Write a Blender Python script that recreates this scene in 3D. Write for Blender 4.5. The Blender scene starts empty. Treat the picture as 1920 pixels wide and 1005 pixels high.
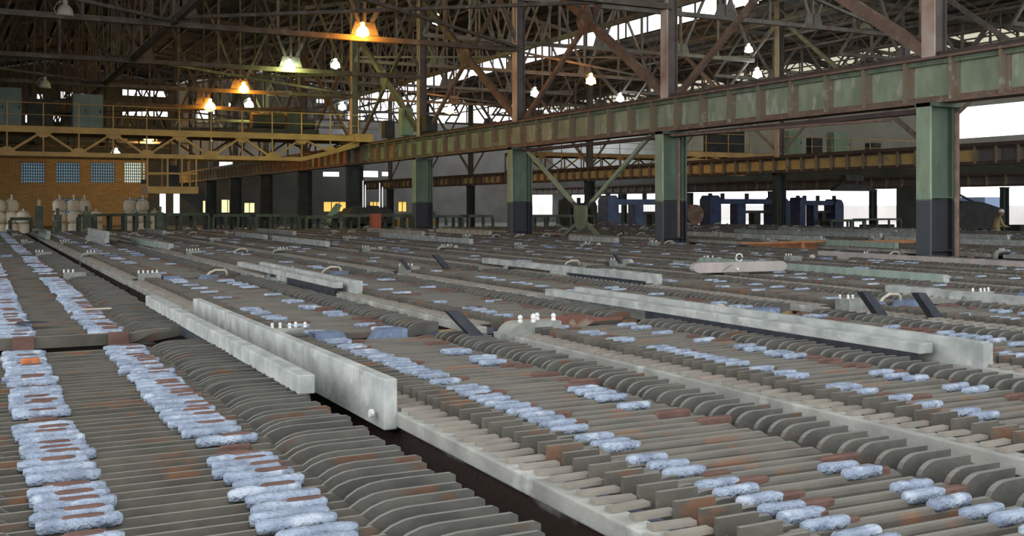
import bpy, math, random
import numpy as np
from mathutils import Vector, Matrix
R = random.Random(7)
COL = bpy.context.scene.collection
SC = bpy.context.scene
# ------------------------------------------------------------------ camera, world, exposure
YAW = math.radians(26.8)
SN, CS = math.sin(YAW), math.cos(YAW)
cam = bpy.data.cameras.new('camera'); camo = bpy.data.objects.new('camera', cam); COL.objects.link(camo)
cam.sensor_width = 36; cam.lens = 37.5; cam.shift_y = -0.0612; cam.clip_end = 600; cam.clip_start = .05
camo.location = (0, 0, 1); camo.rotation_euler = (math.pi/2, 0, -YAW)
SC.camera = camo
w = bpy.data.worlds.new('sky'); SC.world = w; w.use_nodes = True
bg = w.node_tree.nodes['Background']; bg.inputs[0].default_value = (.92, .955, 1, 1); bg.inputs[1].default_value = 2.8
SC.view_settings.view_transform = 'Standard'; SC.view_settings.look = 'None'
SC.view_settings.exposure = 0.0; SC.view_settings.gamma = 1
SC.view_settings.use_curve_mapping = False
FLOOR = -1.0

# ------------------------------------------------------------------ helpers
def mat(name, c1, c2=None, c3=None, scale=3.0, rough=.8, metal=0.0, bump=0.0, bscale=None, stretch=None, line=None, dust_highlight=None, cut3=.62, emit=None, trans=None):
    """noise-mixed paint / rust material in world position; line=(z, colour): another colour below a height; dust: paler upward faces, settled dirt plus painted highlights"""
    m = bpy.data.materials.new(name); m.use_nodes = True
    nt = m.node_tree; N = nt.nodes; L = nt.links; b = N['Principled BSDF']
    b.inputs['Roughness'].default_value = rough; b.inputs['Metallic'].default_value = metal
    b.inputs['Specular IOR Level'].default_value = .3
    c4 = lambda c: (c[0], c[1], c[2], 1)
    if emit:
        b.inputs['Base Color'].default_value = c4(c1)
        b.inputs['Emission Color'].default_value = c4(emit[0]); b.inputs['Emission Strength'].default_value = emit[1]
        return m
    geo = N.new('ShaderNodeNewGeometry'); mp = N.new('ShaderNodeMapping'); L.new(geo.outputs['Position'], mp.inputs[0])
    if stretch: mp.inputs['Scale'].default_value = stretch
    def mixc(fac, a, bcol):
        x = N.new('ShaderNodeMix'); x.data_type = 'RGBA'; L.new(fac, x.inputs[0])
        for sock, v in ((x.inputs[6], a), (x.inputs[7], bcol)):
            if isinstance(v, tuple): sock.default_value = c4(v)
            else: L.new(v, sock)
        return x.outputs[2]
    def noise(s, d=5):
        n = N.new('ShaderNodeTexNoise'); n.inputs['Scale'].default_value = s; n.inputs['Detail'].default_value = d; L.new(mp.outputs[0], n.inputs[0]); return n.outputs[0]
    def ramp(src, a, c):
        r = N.new('ShaderNodeMapRange'); r.inputs[1].default_value = a; r.inputs[2].default_value = c; L.new(src, r.inputs[0]); return r.outputs[0]
    col = c1
    if c2: col = mixc(ramp(noise(scale), .35, .65), c1, c2)
    if c3: col = mixc(ramp(noise(scale*.6+1.3), cut3-.03, cut3+.05), col, c3)
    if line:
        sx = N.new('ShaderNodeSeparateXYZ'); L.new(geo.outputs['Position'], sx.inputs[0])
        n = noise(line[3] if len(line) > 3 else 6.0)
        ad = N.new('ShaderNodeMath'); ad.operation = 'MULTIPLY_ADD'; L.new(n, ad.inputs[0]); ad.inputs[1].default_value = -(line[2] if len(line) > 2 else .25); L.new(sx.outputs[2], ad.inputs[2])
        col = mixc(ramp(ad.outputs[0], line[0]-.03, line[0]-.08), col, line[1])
    if dust_highlight:
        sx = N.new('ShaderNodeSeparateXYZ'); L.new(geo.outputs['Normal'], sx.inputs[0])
        col = mixc(ramp(sx.outputs[2], .35, .9), col, dust_highlight)
    if isinstance(col, tuple): b.inputs['Base Color'].default_value = c4(col)
    else: L.new(col, b.inputs['Base Color'])
    if bump:
        bn = N.new('ShaderNodeBump'); bn.inputs['Strength'].default_value = bump; bn.inputs['Distance'].default_value = .02
        L.new(noise(bscale or scale*6), bn.inputs['Height']); L.new(bn.outputs[0], b.inputs['Normal'])
    if trans:
        t = N.new('ShaderNodeBsdfTranslucent'); t.inputs[0].default_value = c4(trans)
        mx = N.new('ShaderNodeMixShader'); mx.inputs[0].default_value = .75
        L.new(b.outputs[0], mx.inputs[1]); L.new(t.outputs[0], mx.inputs[2]); L.new(mx.outputs[0], N['Material Output'].inputs[0])
    return m

M = {}
M['bar'] = mat('electrode_metal', (.122, .110, .088), (.072, .066, .054), (.16, .085, .05), scale=3.5, rough=.85, bump=.3, dust_highlight=(.195, .184, .157), cut3=.6)  # paler tops mix dusty settling with painted edge highlights
M['bar2'] = mat('electrode_metal_dark', (.108, .103, .088), (.066, .063, .056), (.12, .065, .04), scale=4, rough=.85, bump=.3, dust_highlight=(.185, .177, .155), cut3=.62)
M['blue'] = mat('blue_sulphate_crust', (.36, .42, .51), (.21, .25, .325), (.46, .51, .58), scale=12, rough=.75, bump=1.0, bscale=60, cut3=.6)
M['redsl'] = mat('brown_copper_sleeve', (.145, .082, .062), (.10, .056, .045), scale=8, rough=.8, bump=.4)
M['orange'] = mat('bright_copper', (.5, .17, .06), (.3, .1, .05), scale=20, rough=.7)
M['conc'] = mat('tank_concrete', (.33, .33, .30), (.22, .22, .20), scale=5, rough=.9, bump=.4, bscale=30, stretch=(1, 1, 1), line=(-.12, (.022, .012, .008), .2, 3.0))  # rust stain below the line, blackened to paint in the trench shade
M['curb'] = mat('kerb_concrete', (.36, .355, .315), (.23, .225, .20), (.44, .44, .40), scale=3.5, rough=.9, bump=.35, bscale=24)
M['board'] = mat('grey_board', (.43, .44, .41), (.27, .285, .265), (.48, .48, .44), scale=6, rough=.85, bump=.25, bscale=26, stretch=(1.6, 1.0, 1.0))
M['board_green'] = mat('greenish_board', (.33, .40, .33), (.24, .30, .25), scale=4, rough=.85, bump=.25, stretch=(1.6, 1.6, .5))
M['board_pink'] = mat('pinkish_board', (.46, .39, .36), (.33, .31, .28), scale=3, rough=.85, bump=.25, stretch=(1.6, 1.6, .5))
M['rubber'] = mat('black_rubber', (.018, .02, .026), (.035, .037, .045), scale=8, rough=.7)
M['tile'] = mat('ceramic_tile', (.29, .26, .215), (.22, .195, .16), (.30, .235, .195), scale=5, rough=.9)
M['wood'] = mat('timber_block', (.45, .30, .15), (.35, .22, .1), scale=15, rough=.85)
M['ledge'] = mat('dusty_ledge', (.13, .15, .19), (.09, .10, .12), scale=5, rough=.95)
M['acid'] = mat('dark_tank_inside', (.03, .027, .024), (.05, .03, .02), scale=3, rough=.8)
M['bolt'] = mat('white_bolt_cap', (.75, .75, .72), (.6, .6, .58), scale=30, rough=.5)
M['buscap'] = mat('bus_cap_grey', (.27, .28, .25), (.18, .19, .17), scale=10, rough=.7, bump=.2, dust_highlight=(.33, .33, .28))
M['strap'] = mat('dark_strap', (.03, .033, .042), (.05, .053, .06), scale=8, rough=.7)
M['cream'] = mat('cream_moulding', (.55, .49, .36), (.42, .38, .3), scale=14, rough=.7)
M['bluecl'] = mat('blue_clamp', (.17, .22, .32), (.12, .15, .21), (.27, .33, .42), scale=7, rough=.8, bump=.4)
M['green'] = mat('green_paint', (.20, .24, .16), (.135, .17, .115), (.20, .17, .12), scale=2.2, rough=.65, bump=.15, stretch=(1.5, 1.5, .6), cut3=.66)
M['panelg'] = mat('green_panel_paint', (.335, .375, .255), (.225, .27, .18), (.44, .44, .34), scale=2.4, rough=.65, bump=.15, stretch=(1.3, 1.3, .6), line=(3.13, (.27, .20, .145), .28, 3.5), cut3=.6)
M['colg'] = mat('column_green_black_shaded', (.12, .165, .11), (.08, .12, .085), (.17, .15, .1), scale=2, rough=.6, bump=.15, stretch=(1.5, 1.5, .6), line=(1.12, (.028, .030, .036), .1), cut3=.67)  # shaded copy of the column green, for web and rear flange
M['collight'] = mat('column_green_black_lit', (.33, .41, .28), (.25, .32, .22), (.36, .37, .30), scale=3, rough=.6, stretch=(1.5, 1.5, .6), line=(1.12, (.08, .09, .10), .1), cut3=.66)  # lit copy of the column green, light painted into the front flange
M['coldk'] = mat('column_dark', (.035, .045, .04), (.025, .03, .028), scale=2, rough=.7)
M['rust'] = mat('rusty_steel', (.24, .155, .115), (.16, .105, .08), (.31, .23, .17), scale=3, rough=.9, bump=.3)
M['rustdk'] = mat('rusty_dark', (.11, .075, .065), (.075, .055, .05), scale=2, rough=.9)
M['stiff'] = mat('stiffener_rust', (.22, .20, .14), (.25, .17, .11), (.32, .33, .25), scale=4, rough=.9)
M['panelo'] = mat('orange_panel_paint', (.46, .27, .15), (.34, .19, .11), scale=2, rough=.8)
M['panelb'] = mat('brown_panel_paint', (.16, .11, .095), (.10, .075, .07), scale=2, rough=.85)
M['panely'] = mat('yellow_panel_paint', (.62, .46, .19), (.50, .37, .16), (.35, .28, .18), scale=1.8, rough=.7, cut3=.64)
M['panelgy'] = mat('grey_panel_paint', (.15, .145, .145), (.11, .105, .11), scale=1.5, rough=.8)
M['upper'] = mat('upper_column_flange_lit', (.62, .52, .44), (.36, .22, .16), scale=.9, rough=.8)  # flange colour kept pale to paint it as the lit side
M['upperdk'] = mat('upper_column_shaded', (.15, .125, .11), (.10, .085, .075), scale=2, rough=.85)  # darker copy that paints shade on the web and rear flange
M['uppergr'] = mat('upper_column_green', (.07, .12, .11), (.10, .09, .08), scale=.8, rough=.8)
M['truss'] = mat('dusty_truss_steel_dim', (.15, .12, .09), (.09, .075, .06), (.18, .165, .14), scale=2.5, rough=.95, bump=.2, dust_highlight=(.27, .235, .17))  # darkened to paint in the left bay's dim light
M['trussr'] = mat('light_truss_steel', (.34, .31, .26), (.23, .205, .18), (.24, .17, .13), scale=2, rough=.95)
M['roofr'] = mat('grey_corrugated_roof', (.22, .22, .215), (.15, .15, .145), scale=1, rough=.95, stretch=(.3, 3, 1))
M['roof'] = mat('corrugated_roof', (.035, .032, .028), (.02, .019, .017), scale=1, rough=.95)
M['purlin'] = mat('roof_purlin', (.17, .15, .12), (.11, .095, .08), scale=1.5, rough=.95)
M['sheet'] = mat('translucent_sheet', (.7, .68, .6), (.55, .52, .45), scale=1.2, rough=.6, trans=(.66, .63, .54))
M['ochre'] = mat('ochre_crane_paint', (.60, .37, .14), (.44, .27, .11), scale=1.5, rough=.6)
M['ochredk'] = mat('ochre_dark_paint', (.20, .11, .035), (.13, .075, .03), scale=2, rough=.7)
M['cab'] = mat('grey_green_cabinet', (.20, .25, .24), (.15, .19, .18), scale=1.5, rough=.6)
M['cabg'] = mat('green_cabinet', (.24, .34, .24), (.18, .26, .19), scale=1.5, rough=.6)
M['dark'] = mat('dark_machinery', (.03, .033, .032), (.05, .05, .045), scale=3, rough=.7)
M['navy'] = mat('navy_machine_paint', (.035, .055, .13), (.022, .03, .07), scale=3, rough=.5)
M['navyl'] = mat('light_navy_paint', (.10, .14, .24), (.07, .09, .16), scale=3, rough=.5)
M['rack'] = mat('rack_paint', (.10, .13, .10), (.07, .085, .07), (.16, .17, .13), scale=3, rough=.8)
M['brick'] = None
M['bag'] = mat('big_bag_fabric', (.82, .76, .62), (.68, .62, .5), scale=3, rough=.9, bump=.5, bscale=5)
M['bagw'] = mat('white_liner', (.75, .75, .78), rough=.7)
M['chrome'] = mat('chrome', (.8, .8, .8), rough=.15, metal=1)
M['wallg'] = mat('dark_grey_wall', (.085, .09, .085), (.06, .065, .06), scale=.5, rough=.9)
M['walll'] = mat('light_grey_wall', (.42, .44, .43), (.33, .35, .34), scale=.5, rough=.9)
M['wallm'] = mat('brown_grey_wall', (.12, .115, .105), (.09, .085, .08), scale=.5, rough=.9)
M['floor'] = mat('stained_floor', (.09, .085, .075), (.05, .047, .042), scale=.6, rough=.9)
M['yard'] = mat('pale_yard', (.55, .52, .48), (.45, .43, .4), scale=.2, rough=.95)
M['yard_wall'] = mat('yard_wall', (.6, .55, .52), (.5, .48, .46), scale=.3, rough=.95)
M['shade'] = mat('lamp_shade', (.55, .50, .40), (.45, .4, .33), scale=10, rough=.6)
M['bulb_o'] = mat('sodium_bulb', (1, .5, .1), emit=((1, .42, .06), 30))
M['bulb_g'] = mat('mercury_bulb', (.9, 1, .8), emit=((.75, 1, .75), 30))
M['bulb_w'] = mat('white_bulb', (1, 1, 1), emit=((.8, .9, 1), 30))
M['winy'] = mat('lit_yellow_pane', (.6, .45, .15), emit=((1, .62, .12), .9))
M['winw'] = mat('lit_cream_pane', (.8, .75, .5), emit=((1, .9, .45), 1.1))
M['block'] = mat('glass_block', (.22, .27, .28), (.16, .2, .21), scale=2, rough=.3, trans=(.35, .45, .5))
M['blockl'] = mat('light_glass_block', (.5, .55, .5), (.4, .45, .42), scale=2, rough=.3, trans=(.9, .95, .85))
M['frame'] = mat('window_frame_steel', (.04, .045, .045), rough=.7)
M['skin'] = mat('skin', (.35, .2, .13), rough=.6)
M['shirt'] = mat('sand_workwear', (.42, .33, .17), (.36, .28, .14), scale=6, rough=.9)
M['trouser'] = mat('dark_trousers', (.05, .05, .055), rough=.9)
M['whitehat'] = mat('white_hard_hat', (.8, .8, .78), rough=.3)
M['hair'] = mat('dark_hair', (.02, .015, .012), rough=.8)
M['redp'] = mat('red_paint', (.42, .12, .07), (.33, .1, .06), scale=5, rough=.7)
M['reddk'] = mat('red_brown_paint', (.20, .085, .06), (.15, .07, .055), (.25, .2, .15), scale=6, rough=.85)
M['orangew'] = mat('orange_timber', (.45, .20, .09), (.33, .15, .07), scale=4, rough=.8)
M['bluebox'] = mat('blue_container', (.16, .22, .33), rough=.7)
def brick_mat():
    m = bpy.data.materials.new('yellow_brick'); m.use_nodes = True; nt = m.node_tree; N = nt.nodes; L = nt.links; b = N['Principled BSDF']
    geo = N.new('ShaderNodeNewGeometry'); mp = N.new('ShaderNodeMapping'); mp.inputs['Rotation'].default_value = (math.pi/2, 0, 0)
    L.new(geo.outputs['Position'], mp.inputs[0]); t = N.new('ShaderNodeTexBrick'); L.new(mp.outputs[0], t.inputs[0])
    t.inputs['Color1'].default_value = (.42, .29, .13, 1); t.inputs['Color2'].default_value = (.32, .22, .10, 1); t.inputs['Mortar'].default_value = (.17, .12, .07, 1)
    t.inputs['Scale'].default_value = 1.0; t.inputs['Brick Width'].default_value = .6; t.inputs['Row Height'].default_value = .18; t.inputs['Mortar Size'].default_value = .02
    L.new(t.outputs[0], b.inputs['Base Color']); b.inputs['Roughness'].default_value = .9
    return m
M['brick'] = brick_mat()

class MB:
    def __init__(s): s.v = []; s.f = []; s.m = []; s.mats = []
    def mi(s, k):
        if k not in s.mats: s.mats.append(k)
        return s.mats.index(k)
    def add(s, vs, fs, k):
        o = len(s.v); s.v += [tuple(v) for v in vs]; i = s.mi(k)
        for f in fs: s.f.append([a+o for a in f]); s.m.append(i)
        return s
    def box(s, a, b, k, rz=0, piv=None):
        x0, y0, z0 = a; x1, y1, z1 = b
        vs = [(x0,y0,z0),(x1,y0,z0),(x1,y1,z0),(x0,y1,z0),(x0,y0,z1),(x1,y0,z1),(x1,y1,z1),(x0,y1,z1)]
        if rz:
            cx, cy = piv or ((x0+x1)/2, (y0+y1)/2); c, n = math.cos(rz), math.sin(rz)
            vs = [(cx+(x-cx)*c-(y-cy)*n, cy+(x-cx)*n+(y-cy)*c, z) for x, y, z in vs]
        return s.add(vs, [(0,3,2,1),(4,5,6,7),(0,1,5,4),(1,2,6,5),(2,3,7,6),(3,0,4,7)], k)
    def bar(s, p, q, w_, h_, k, up=(0, 0, 1)):
        p, q = Vector(p), Vector(q); d = (q-p).normalized(); u = Vector(up)
        if abs(d.dot(u)) > .98: u = Vector((0, 1, 0)) if abs(d.y) < .9 else Vector((1, 0, 0))
        sd = d.cross(u).normalized()*w_/2; u2 = sd.cross(d).normalized()*h_/2
        vs = [p-sd-u2, p+sd-u2, p+sd+u2, p-sd+u2, q-sd-u2, q+sd-u2, q+sd+u2, q-sd+u2]
        return s.add(vs, [(0,1,2,3),(4,7,6,5),(0,4,5,1),(1,5,6,2),(2,6,7,3),(3,7,4,0)], k)
    def prism(s, prof, y0, y1, k):      # profile in XZ (closed, any convexity that fills), extruded along Y
        n = len(prof); vs = [(x, y0, z) for x, z in prof]+[(x, y1, z) for x, z in prof]
        fs = [list(range(n)), list(range(2*n-1, n-1, -1))]+[(i, i+n, (i+1) % n+n, (i+1) % n) for i in range(n)]
        return s.add(vs, fs, k)
    def prismx(s, prof, x0, x1, k):     # profile in YZ extruded along X
        n = len(prof); vs = [(x0, y, z) for y, z in prof]+[(x1, y, z) for y, z in prof]
        fs = [list(range(n-1, -1, -1)), list(range(n, 2*n))]+[(i, (i+1) % n, (i+1) % n+n, i+n) for i in range(n)]
        return s.add(vs, fs, k)
    def tube(s, pts, r, k, n=8, rs=None):
        pts = [Vector(p) for p in pts]; rings = []
        ref = Vector((0, 0, 1))
        for i, p in enumerate(pts):
            d = (pts[min(i+1, len(pts)-1)]-pts[max(i-1, 0)]).normalized()
            u = ref if abs(d.dot(ref)) < .95 else Vector((1, 0, 0))
            a = d.cross(u).normalized(); b = a.cross(d).normalized(); rr = rs[i] if rs else r
            rings.append([p+(a*math.cos(t)+b*math.sin(t))*rr for t in [2*math.pi*j/n for j in range(n)]])
        vs = [v for r_ in rings for v in r_]; fs = []
        for i in range(len(pts)-1):
            for j in range(n): fs.append((i*n+j, i*n+(j+1) % n, (i+1)*n+(j+1) % n, (i+1)*n+j))
        fs += [list(range(n-1, -1, -1)), [len(vs)-n+j for j in range(n)]]
        return s.add(vs, fs, k)
    def lathe(s, prof, c, k, n=14):     # prof [(r,z)]
        vs = []; fs = []
        for r, z in prof:
            for j in range(n): t = 2*math.pi*j/n; vs.append((c[0]+r*math.cos(t), c[1]+r*math.sin(t), c[2]+z))
        for i in range(len(prof)-1):
            for j in range(n): fs.append((i*n+j, i*n+(j+1) % n, (i+1)*n+(j+1) % n, (i+1)*n+j))
        fs += [list(range(n-1, -1, -1)), [len(vs)-n+j for j in range(n)]]
        return s.add(vs, fs, k)
    def mesh(s, name, smooth=False):
        me = bpy.data.meshes.new(name); me.from_pydata(s.v, [], s.f)
        for k in s.mats: me.materials.append(M[k])
        me.polygons.foreach_set('material_index', s.m)
        if smooth: me.polygons.foreach_set('use_smooth', [True]*len(s.f))
        me.update(); return me
    def build(s, name, parent=None, loc=None, smooth=False, bevel=0, **kw):
        o = obj(name, s.mesh(name, smooth), parent, loc, **kw)
        if bevel:
            b = o.modifiers.new('bevel', 'BEVEL'); b.width = bevel; b.segments = 2; b.limit_method = 'ANGLE'
        return o
def obj(name, me, parent=None, loc=None, **kw):
    o = bpy.data.objects.new(name, me); COL.objects.link(o)
    if parent: o.parent = parent
    if loc is not None: o.location = loc
    tag(o, **kw); return o
def tag(o, label=None, cat=None, group=None, kind=None):
    if label: o['label'] = label
    if cat: o['category'] = cat
    if group: o['group'] = group
    if kind: o['kind'] = kind
    return o
def empty(name, loc, label=None, cat=None, group=None, kind=None, rz=0):
    o = bpy.data.objects.new(name, None); COL.objects.link(o); o.location = loc; o.rotation_euler.z = rz; o.empty_display_size = .1
    return tag(o, label, cat, group, kind)
KIDS = {}
def copy_tree(o, loc=None, parent=None):
    c = o.copy(); COL.objects.link(c); c.parent = parent
    if loc is not None: c.location = loc
    for ch in o.children: copy_tree(ch, None, c)
    return c
ONES = ['', 'first', 'second', 'third', 'fourth', 'fifth', 'sixth', 'seventh', 'eighth', 'ninth', 'tenth', 'eleventh', 'twelfth', 'thirteenth', 'fourteenth', 'fifteenth', 'sixteenth', 'seventeenth', 'eighteenth', 'nineteenth']
TENS = {20: 'twent', 30: 'thirt', 40: 'fort', 50: 'fift', 60: 'sixt', 70: 'sevent', 80: 'eight', 90: 'ninet'}
def nth(n):
    if n < 20: return ONES[n]
    t, u = n//10*10, n % 10
    return TENS[t]+'ieth' if u == 0 else TENS[t]+'y-'+ONES[u]
def px_of(x, y, z=0):
    d = x*SN+y*CS
    return None if d < .3 else (960+2000*(x*CS-y*SN)/d, 385-2000*(z-1)/d)

# ------------------------------------------------------------------ shell
COLS1, COLS2, COLS3 = 17.9, 36.6, 58.0
YS = [15.8+9.5*i for i in range(-1, 11)]
YE = 112.0
MB().box((-30, -22, FLOOR-.1), (62, 130, FLOOR), 'floor').build('floor', kind='structure')
MB().box((62.0, -60, FLOOR-.2), (260, 260, FLOOR-.05), 'yard').build('ground', kind='structure')
MB().box((-60, 130, FLOOR-.25), (62, 260, FLOOR-.1), 'yard').build('ground', kind='structure')
def wall_xz(name, x0, x1, z0, z1, y, holes, k, t=.3, **kw):
    xs = sorted({x0, x1, *[h[0] for h in holes], *[h[1] for h in holes]}); zs = sorted({z0, z1, *[h[2] for h in holes], *[h[3] for h in holes]})
    m = MB()
    for a, b in zip(xs, xs[1:]):
        for c, d in zip(zs, zs[1:]):
            if not any(h[0] <= (a+b)/2 <= h[1] and h[2] <= (c+d)/2 <= h[3] for h in holes): m.box((a, y, c), (b, y+t, d), k)
    return m.build(name, kind='structure', **kw)
def wall_yz(name, y0, y1, z0, z1, x, holes, k, t=.3):
    ys = sorted({y0, y1, *[h[0] for h in holes], *[h[1] for h in holes]}); zs = sorted({z0, z1, *[h[2] for h in holes], *[h[3] for h in holes]})
    m = MB()
    for a, b in zip(ys, ys[1:]):
        for c, d in zip(zs, zs[1:]):
            if not any(h[0] <= (a+b)/2 <= h[1] and h[2] <= (c+d)/2 <= h[3] for h in holes): m.box((x, a, c), (x+t, b, d), k)
    return m.build(name, kind='structure')
def un(px, py, Y):                       # world X,Z on the plane Y through a pixel (used only to read off measurements)
    t = (px-960)/2000; d = Y/(CS-t*SN); return d*(SN+t*CS), 1+(385-py)/2000*d
# far end wall: brick part (left bay), grey part (middle), pale part (right)
BW = []
for a, b in ((39, 84), (105, 150), (170, 215), (233, 272)):
    (xa, za), (xb, zb) = un(a, 304, YE), un(b, 343, YE); BW.append((xa, xb, zb, za))
for a, b in ((105, 151), (234, 278)):
    (xa, za), (xb, zb) = un(a, 372, YE), un(b, 402, YE); BW.append((xa, xb, zb, za))
wall_xz('wall_far_brick', -6, 15.6, FLOOR, 5.6, YE, BW, 'brick')
hi = []
for a, b, c, d in ((113, 138, 171, 189), (228, 338, 167, 183), (48, 72, 212, 230), (78, 115, 214, 228), (228, 320, 206, 219), (8, 16, 178, 195), (70, 82, 176, 190), (150, 158, 175, 186), (366, 404, 196, 226)):
    (xa, za), (xb, zb) = un(a, c, YE), un(b, d, YE)
    if xa < 17: hi.append((xa, min(xb, 17.6), zb, za))
wall_xz('wall_far_upper', -6, 17.9, 5.6, 16, YE+.1, hi, 'wallg')
def holes_px(lst, Y=YE):
    out = []
    for a, b, c, d in lst:
        (xa, za), (xb, zb) = un(a, c, Y), un(b, d, Y); out.append((xa, xb, zb, za))
    return out
G = holes_px([(300, 312, 355, 400), (326, 338, 358, 400), (412, 444, 303, 322), (452, 482, 306, 320), (607, 638, 322, 331), (366, 404, 205, 228),
              (430, 445, 192, 204), (595, 615, 185, 193)])
WINDOWS_FAR = holes_px([(381, 398, 376, 399), (416, 440, 374, 399), (459, 479, 380, 399), (608, 653, 378, 397), (660, 679, 379, 397), (695, 715, 378, 397), (749, 765, 378, 397)])
wall_xz('wall_far_grey', 15.6, 36.6, FLOOR, 5.6, YE+.2, [h for h in G+WINDOWS_FAR if h[1] < 36.6 and h[3] < 5.6], 'wallg')
wall_xz('wall_far_grey_upper', 17.9, 36.6, 5.6, 16, YE+.25, [h for h in G if h[2] > 5.6 and h[0] > 17.9 and h[1] < 36.6], 'walll')
G3 = holes_px([(700, 733, 218, 228), (737, 764, 218, 228), (770, 800, 219, 232), (804, 860, 221, 236), (864, 912, 223, 238), (669, 712, 320, 332), (718, 735, 322, 330), (985, 1045, 365, 405), (1052, 1070, 372, 402)])
G3 = [h for h in G3 if h[3] < 8]
wall_xz('wall_far_right', 36.6, 62, FLOOR, 10.4, YE+.3, [h for h in G3+WINDOWS_FAR if h[0] > 36.6], 'wallm')
def glazed(name, holes, y, k, nx, nz, lab=None):
    for i, h in enumerate(holes):
        f = MB(); x0, x1, z0, z1 = h
        for j in range(nx+1): f.box((x0+(x1-x0)*j/nx-.035, y-.03, z0), (x0+(x1-x0)*j/nx+.035, y+.05, z1), 'frame')
        for j in range(nz+1): f.box((x0, y-.03, z0+(z1-z0)*j/nz-.035), (x1, y+.05, z0+(z1-z0)*j/nz+.035), 'frame')
        o = f.build(f'window_{glazed.n}', kind='structure'); glazed.n += 1
        kk = k if isinstance(k, str) else k[i]
        MB().box((x0, y+.1, z0), (x1, y+.14, z1), kk).build('window_pane', o)
glazed.n = 1
glazed('brick', BW, YE+.05, ['block', 'block', 'block', 'blockl', 'block', 'block'], 10, 7)
glazed('yel', WINDOWS_FAR[:3], YE+.3, 'winw', 2, 1)
glazed('yel', WINDOWS_FAR[3:6], YE+.3, 'winy', 3, 1)
glazed('yel', WINDOWS_FAR[6:], YE+.4, 'winy', 2, 1)
# right side wall, open bays onto the yard
wall_yz('wall_right', -22, 112, FLOOR, 4.0, 62, [(0, 20, -1, 2.4), (30, 53, -.3, 2.5), (58.6, 72, -1.0, 2.25), (72.4, 88, -1.0, 2.25), (90, 108, .2, 2.2)], 'wallg')
wall_yz('wall_right_upper', -22, 112, 4.0, 10.1, 62.05, [(28, 38, 5.7, 8), (38.3, 47, 5.7, 8), (47.4, 54.5, 5.7, 7.9)], 'walll')
wall_yz('wall_left', 20, 112, FLOOR, 14, -6.7, [(64, 96, -.9, 4.2), (24, 36, 1, 5)], 'wallg')  # long low opening is added out of view to daylight the bulk bags
# roof sheets
def roof_plane(name, x0, z0, x1, z1, y0, y1, k='roof', step=None, pk='purlin', lattice=None):
    """lattice: hang joists under it"""
    m = MB(); m.add([(x0, y0, z0), (x1, y0, z1), (x1, y1, z1), (x0, y1, z0), (x0, y0, z0+.08), (x1, y0, z1+.08), (x1, y1, z1+.08), (x0, y1, z0+.08)],
                    [(0,3,2,1),(4,5,6,7),(0,1,5,4),(1,2,6,5),(2,3,7,6),(3,0,4,7)], k)
    o = m.build(name, kind='structure')
    if step:
        n = max(1, round(abs(x1-x0)/step)); me = None
        for i in range(n):
            f = (i+.5)/n; x = x0+(x1-x0)*f; z = z0+(z1-z0)*f
            if me is None: me = MB().box((-.07, y0, -.2), (.07, y1, -.002), pk).mesh('purlin')
            obj('purlin', me, o, (x, 0, z))
    return o
Y0R = -1.0; YE3 = 94.0
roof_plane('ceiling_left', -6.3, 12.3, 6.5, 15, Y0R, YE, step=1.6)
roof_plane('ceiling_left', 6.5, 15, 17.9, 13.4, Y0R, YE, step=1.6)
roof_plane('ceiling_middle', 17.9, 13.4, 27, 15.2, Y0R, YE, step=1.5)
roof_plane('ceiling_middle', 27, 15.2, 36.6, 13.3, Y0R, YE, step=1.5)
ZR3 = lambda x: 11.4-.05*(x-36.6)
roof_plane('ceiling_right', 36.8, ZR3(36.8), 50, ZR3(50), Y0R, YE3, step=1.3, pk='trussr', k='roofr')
# pale translucent strips between dark strips over the right aisle
x = 50.0
while x < 61.5:
    roof_plane('ceiling_strip', x, ZR3(x), x+.35, ZR3(x+.35), Y0R, YE3)
    roof_plane('ceiling_skylight', x+.35, ZR3(x+.35), x+1.5, ZR3(x+1.5), Y0R, YE3, k='sheet')
    x += 1.5
# clerestory between middle and right roofs
cl = MB()
cl.box((36.5, Y0R, 12.85), (36.75, YE, 13.3), 'purlin').box((36.5, Y0R, 11.4), (36.75, YE, 11.52), 'purlin')
o = cl.build('window_clerestory_frame', kind='structure')
y = Y0R; i = 0
mull = MB().box((36.56, -.035, 11.52), (36.66, .035, 12.85), 'frame').mesh('mullion')
while y < YE:
    obj('mullion', mull, o, (0, y, 0)); y += 2.4
rr = random.Random(3)
y = 20
bp = MB()
for i in range(22):
    a = rr.uniform(20, 108); hgt = rr.uniform(.1, .35)
    zz = 12.85-hgt if rr.random() < .6 else 11.52
    bp.box((36.6, a, zz), (36.63, a+rr.uniform(.6, 1.6), zz+hgt), 'wallg')
bp.build('broken_panes', o, kind='stuff')

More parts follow.
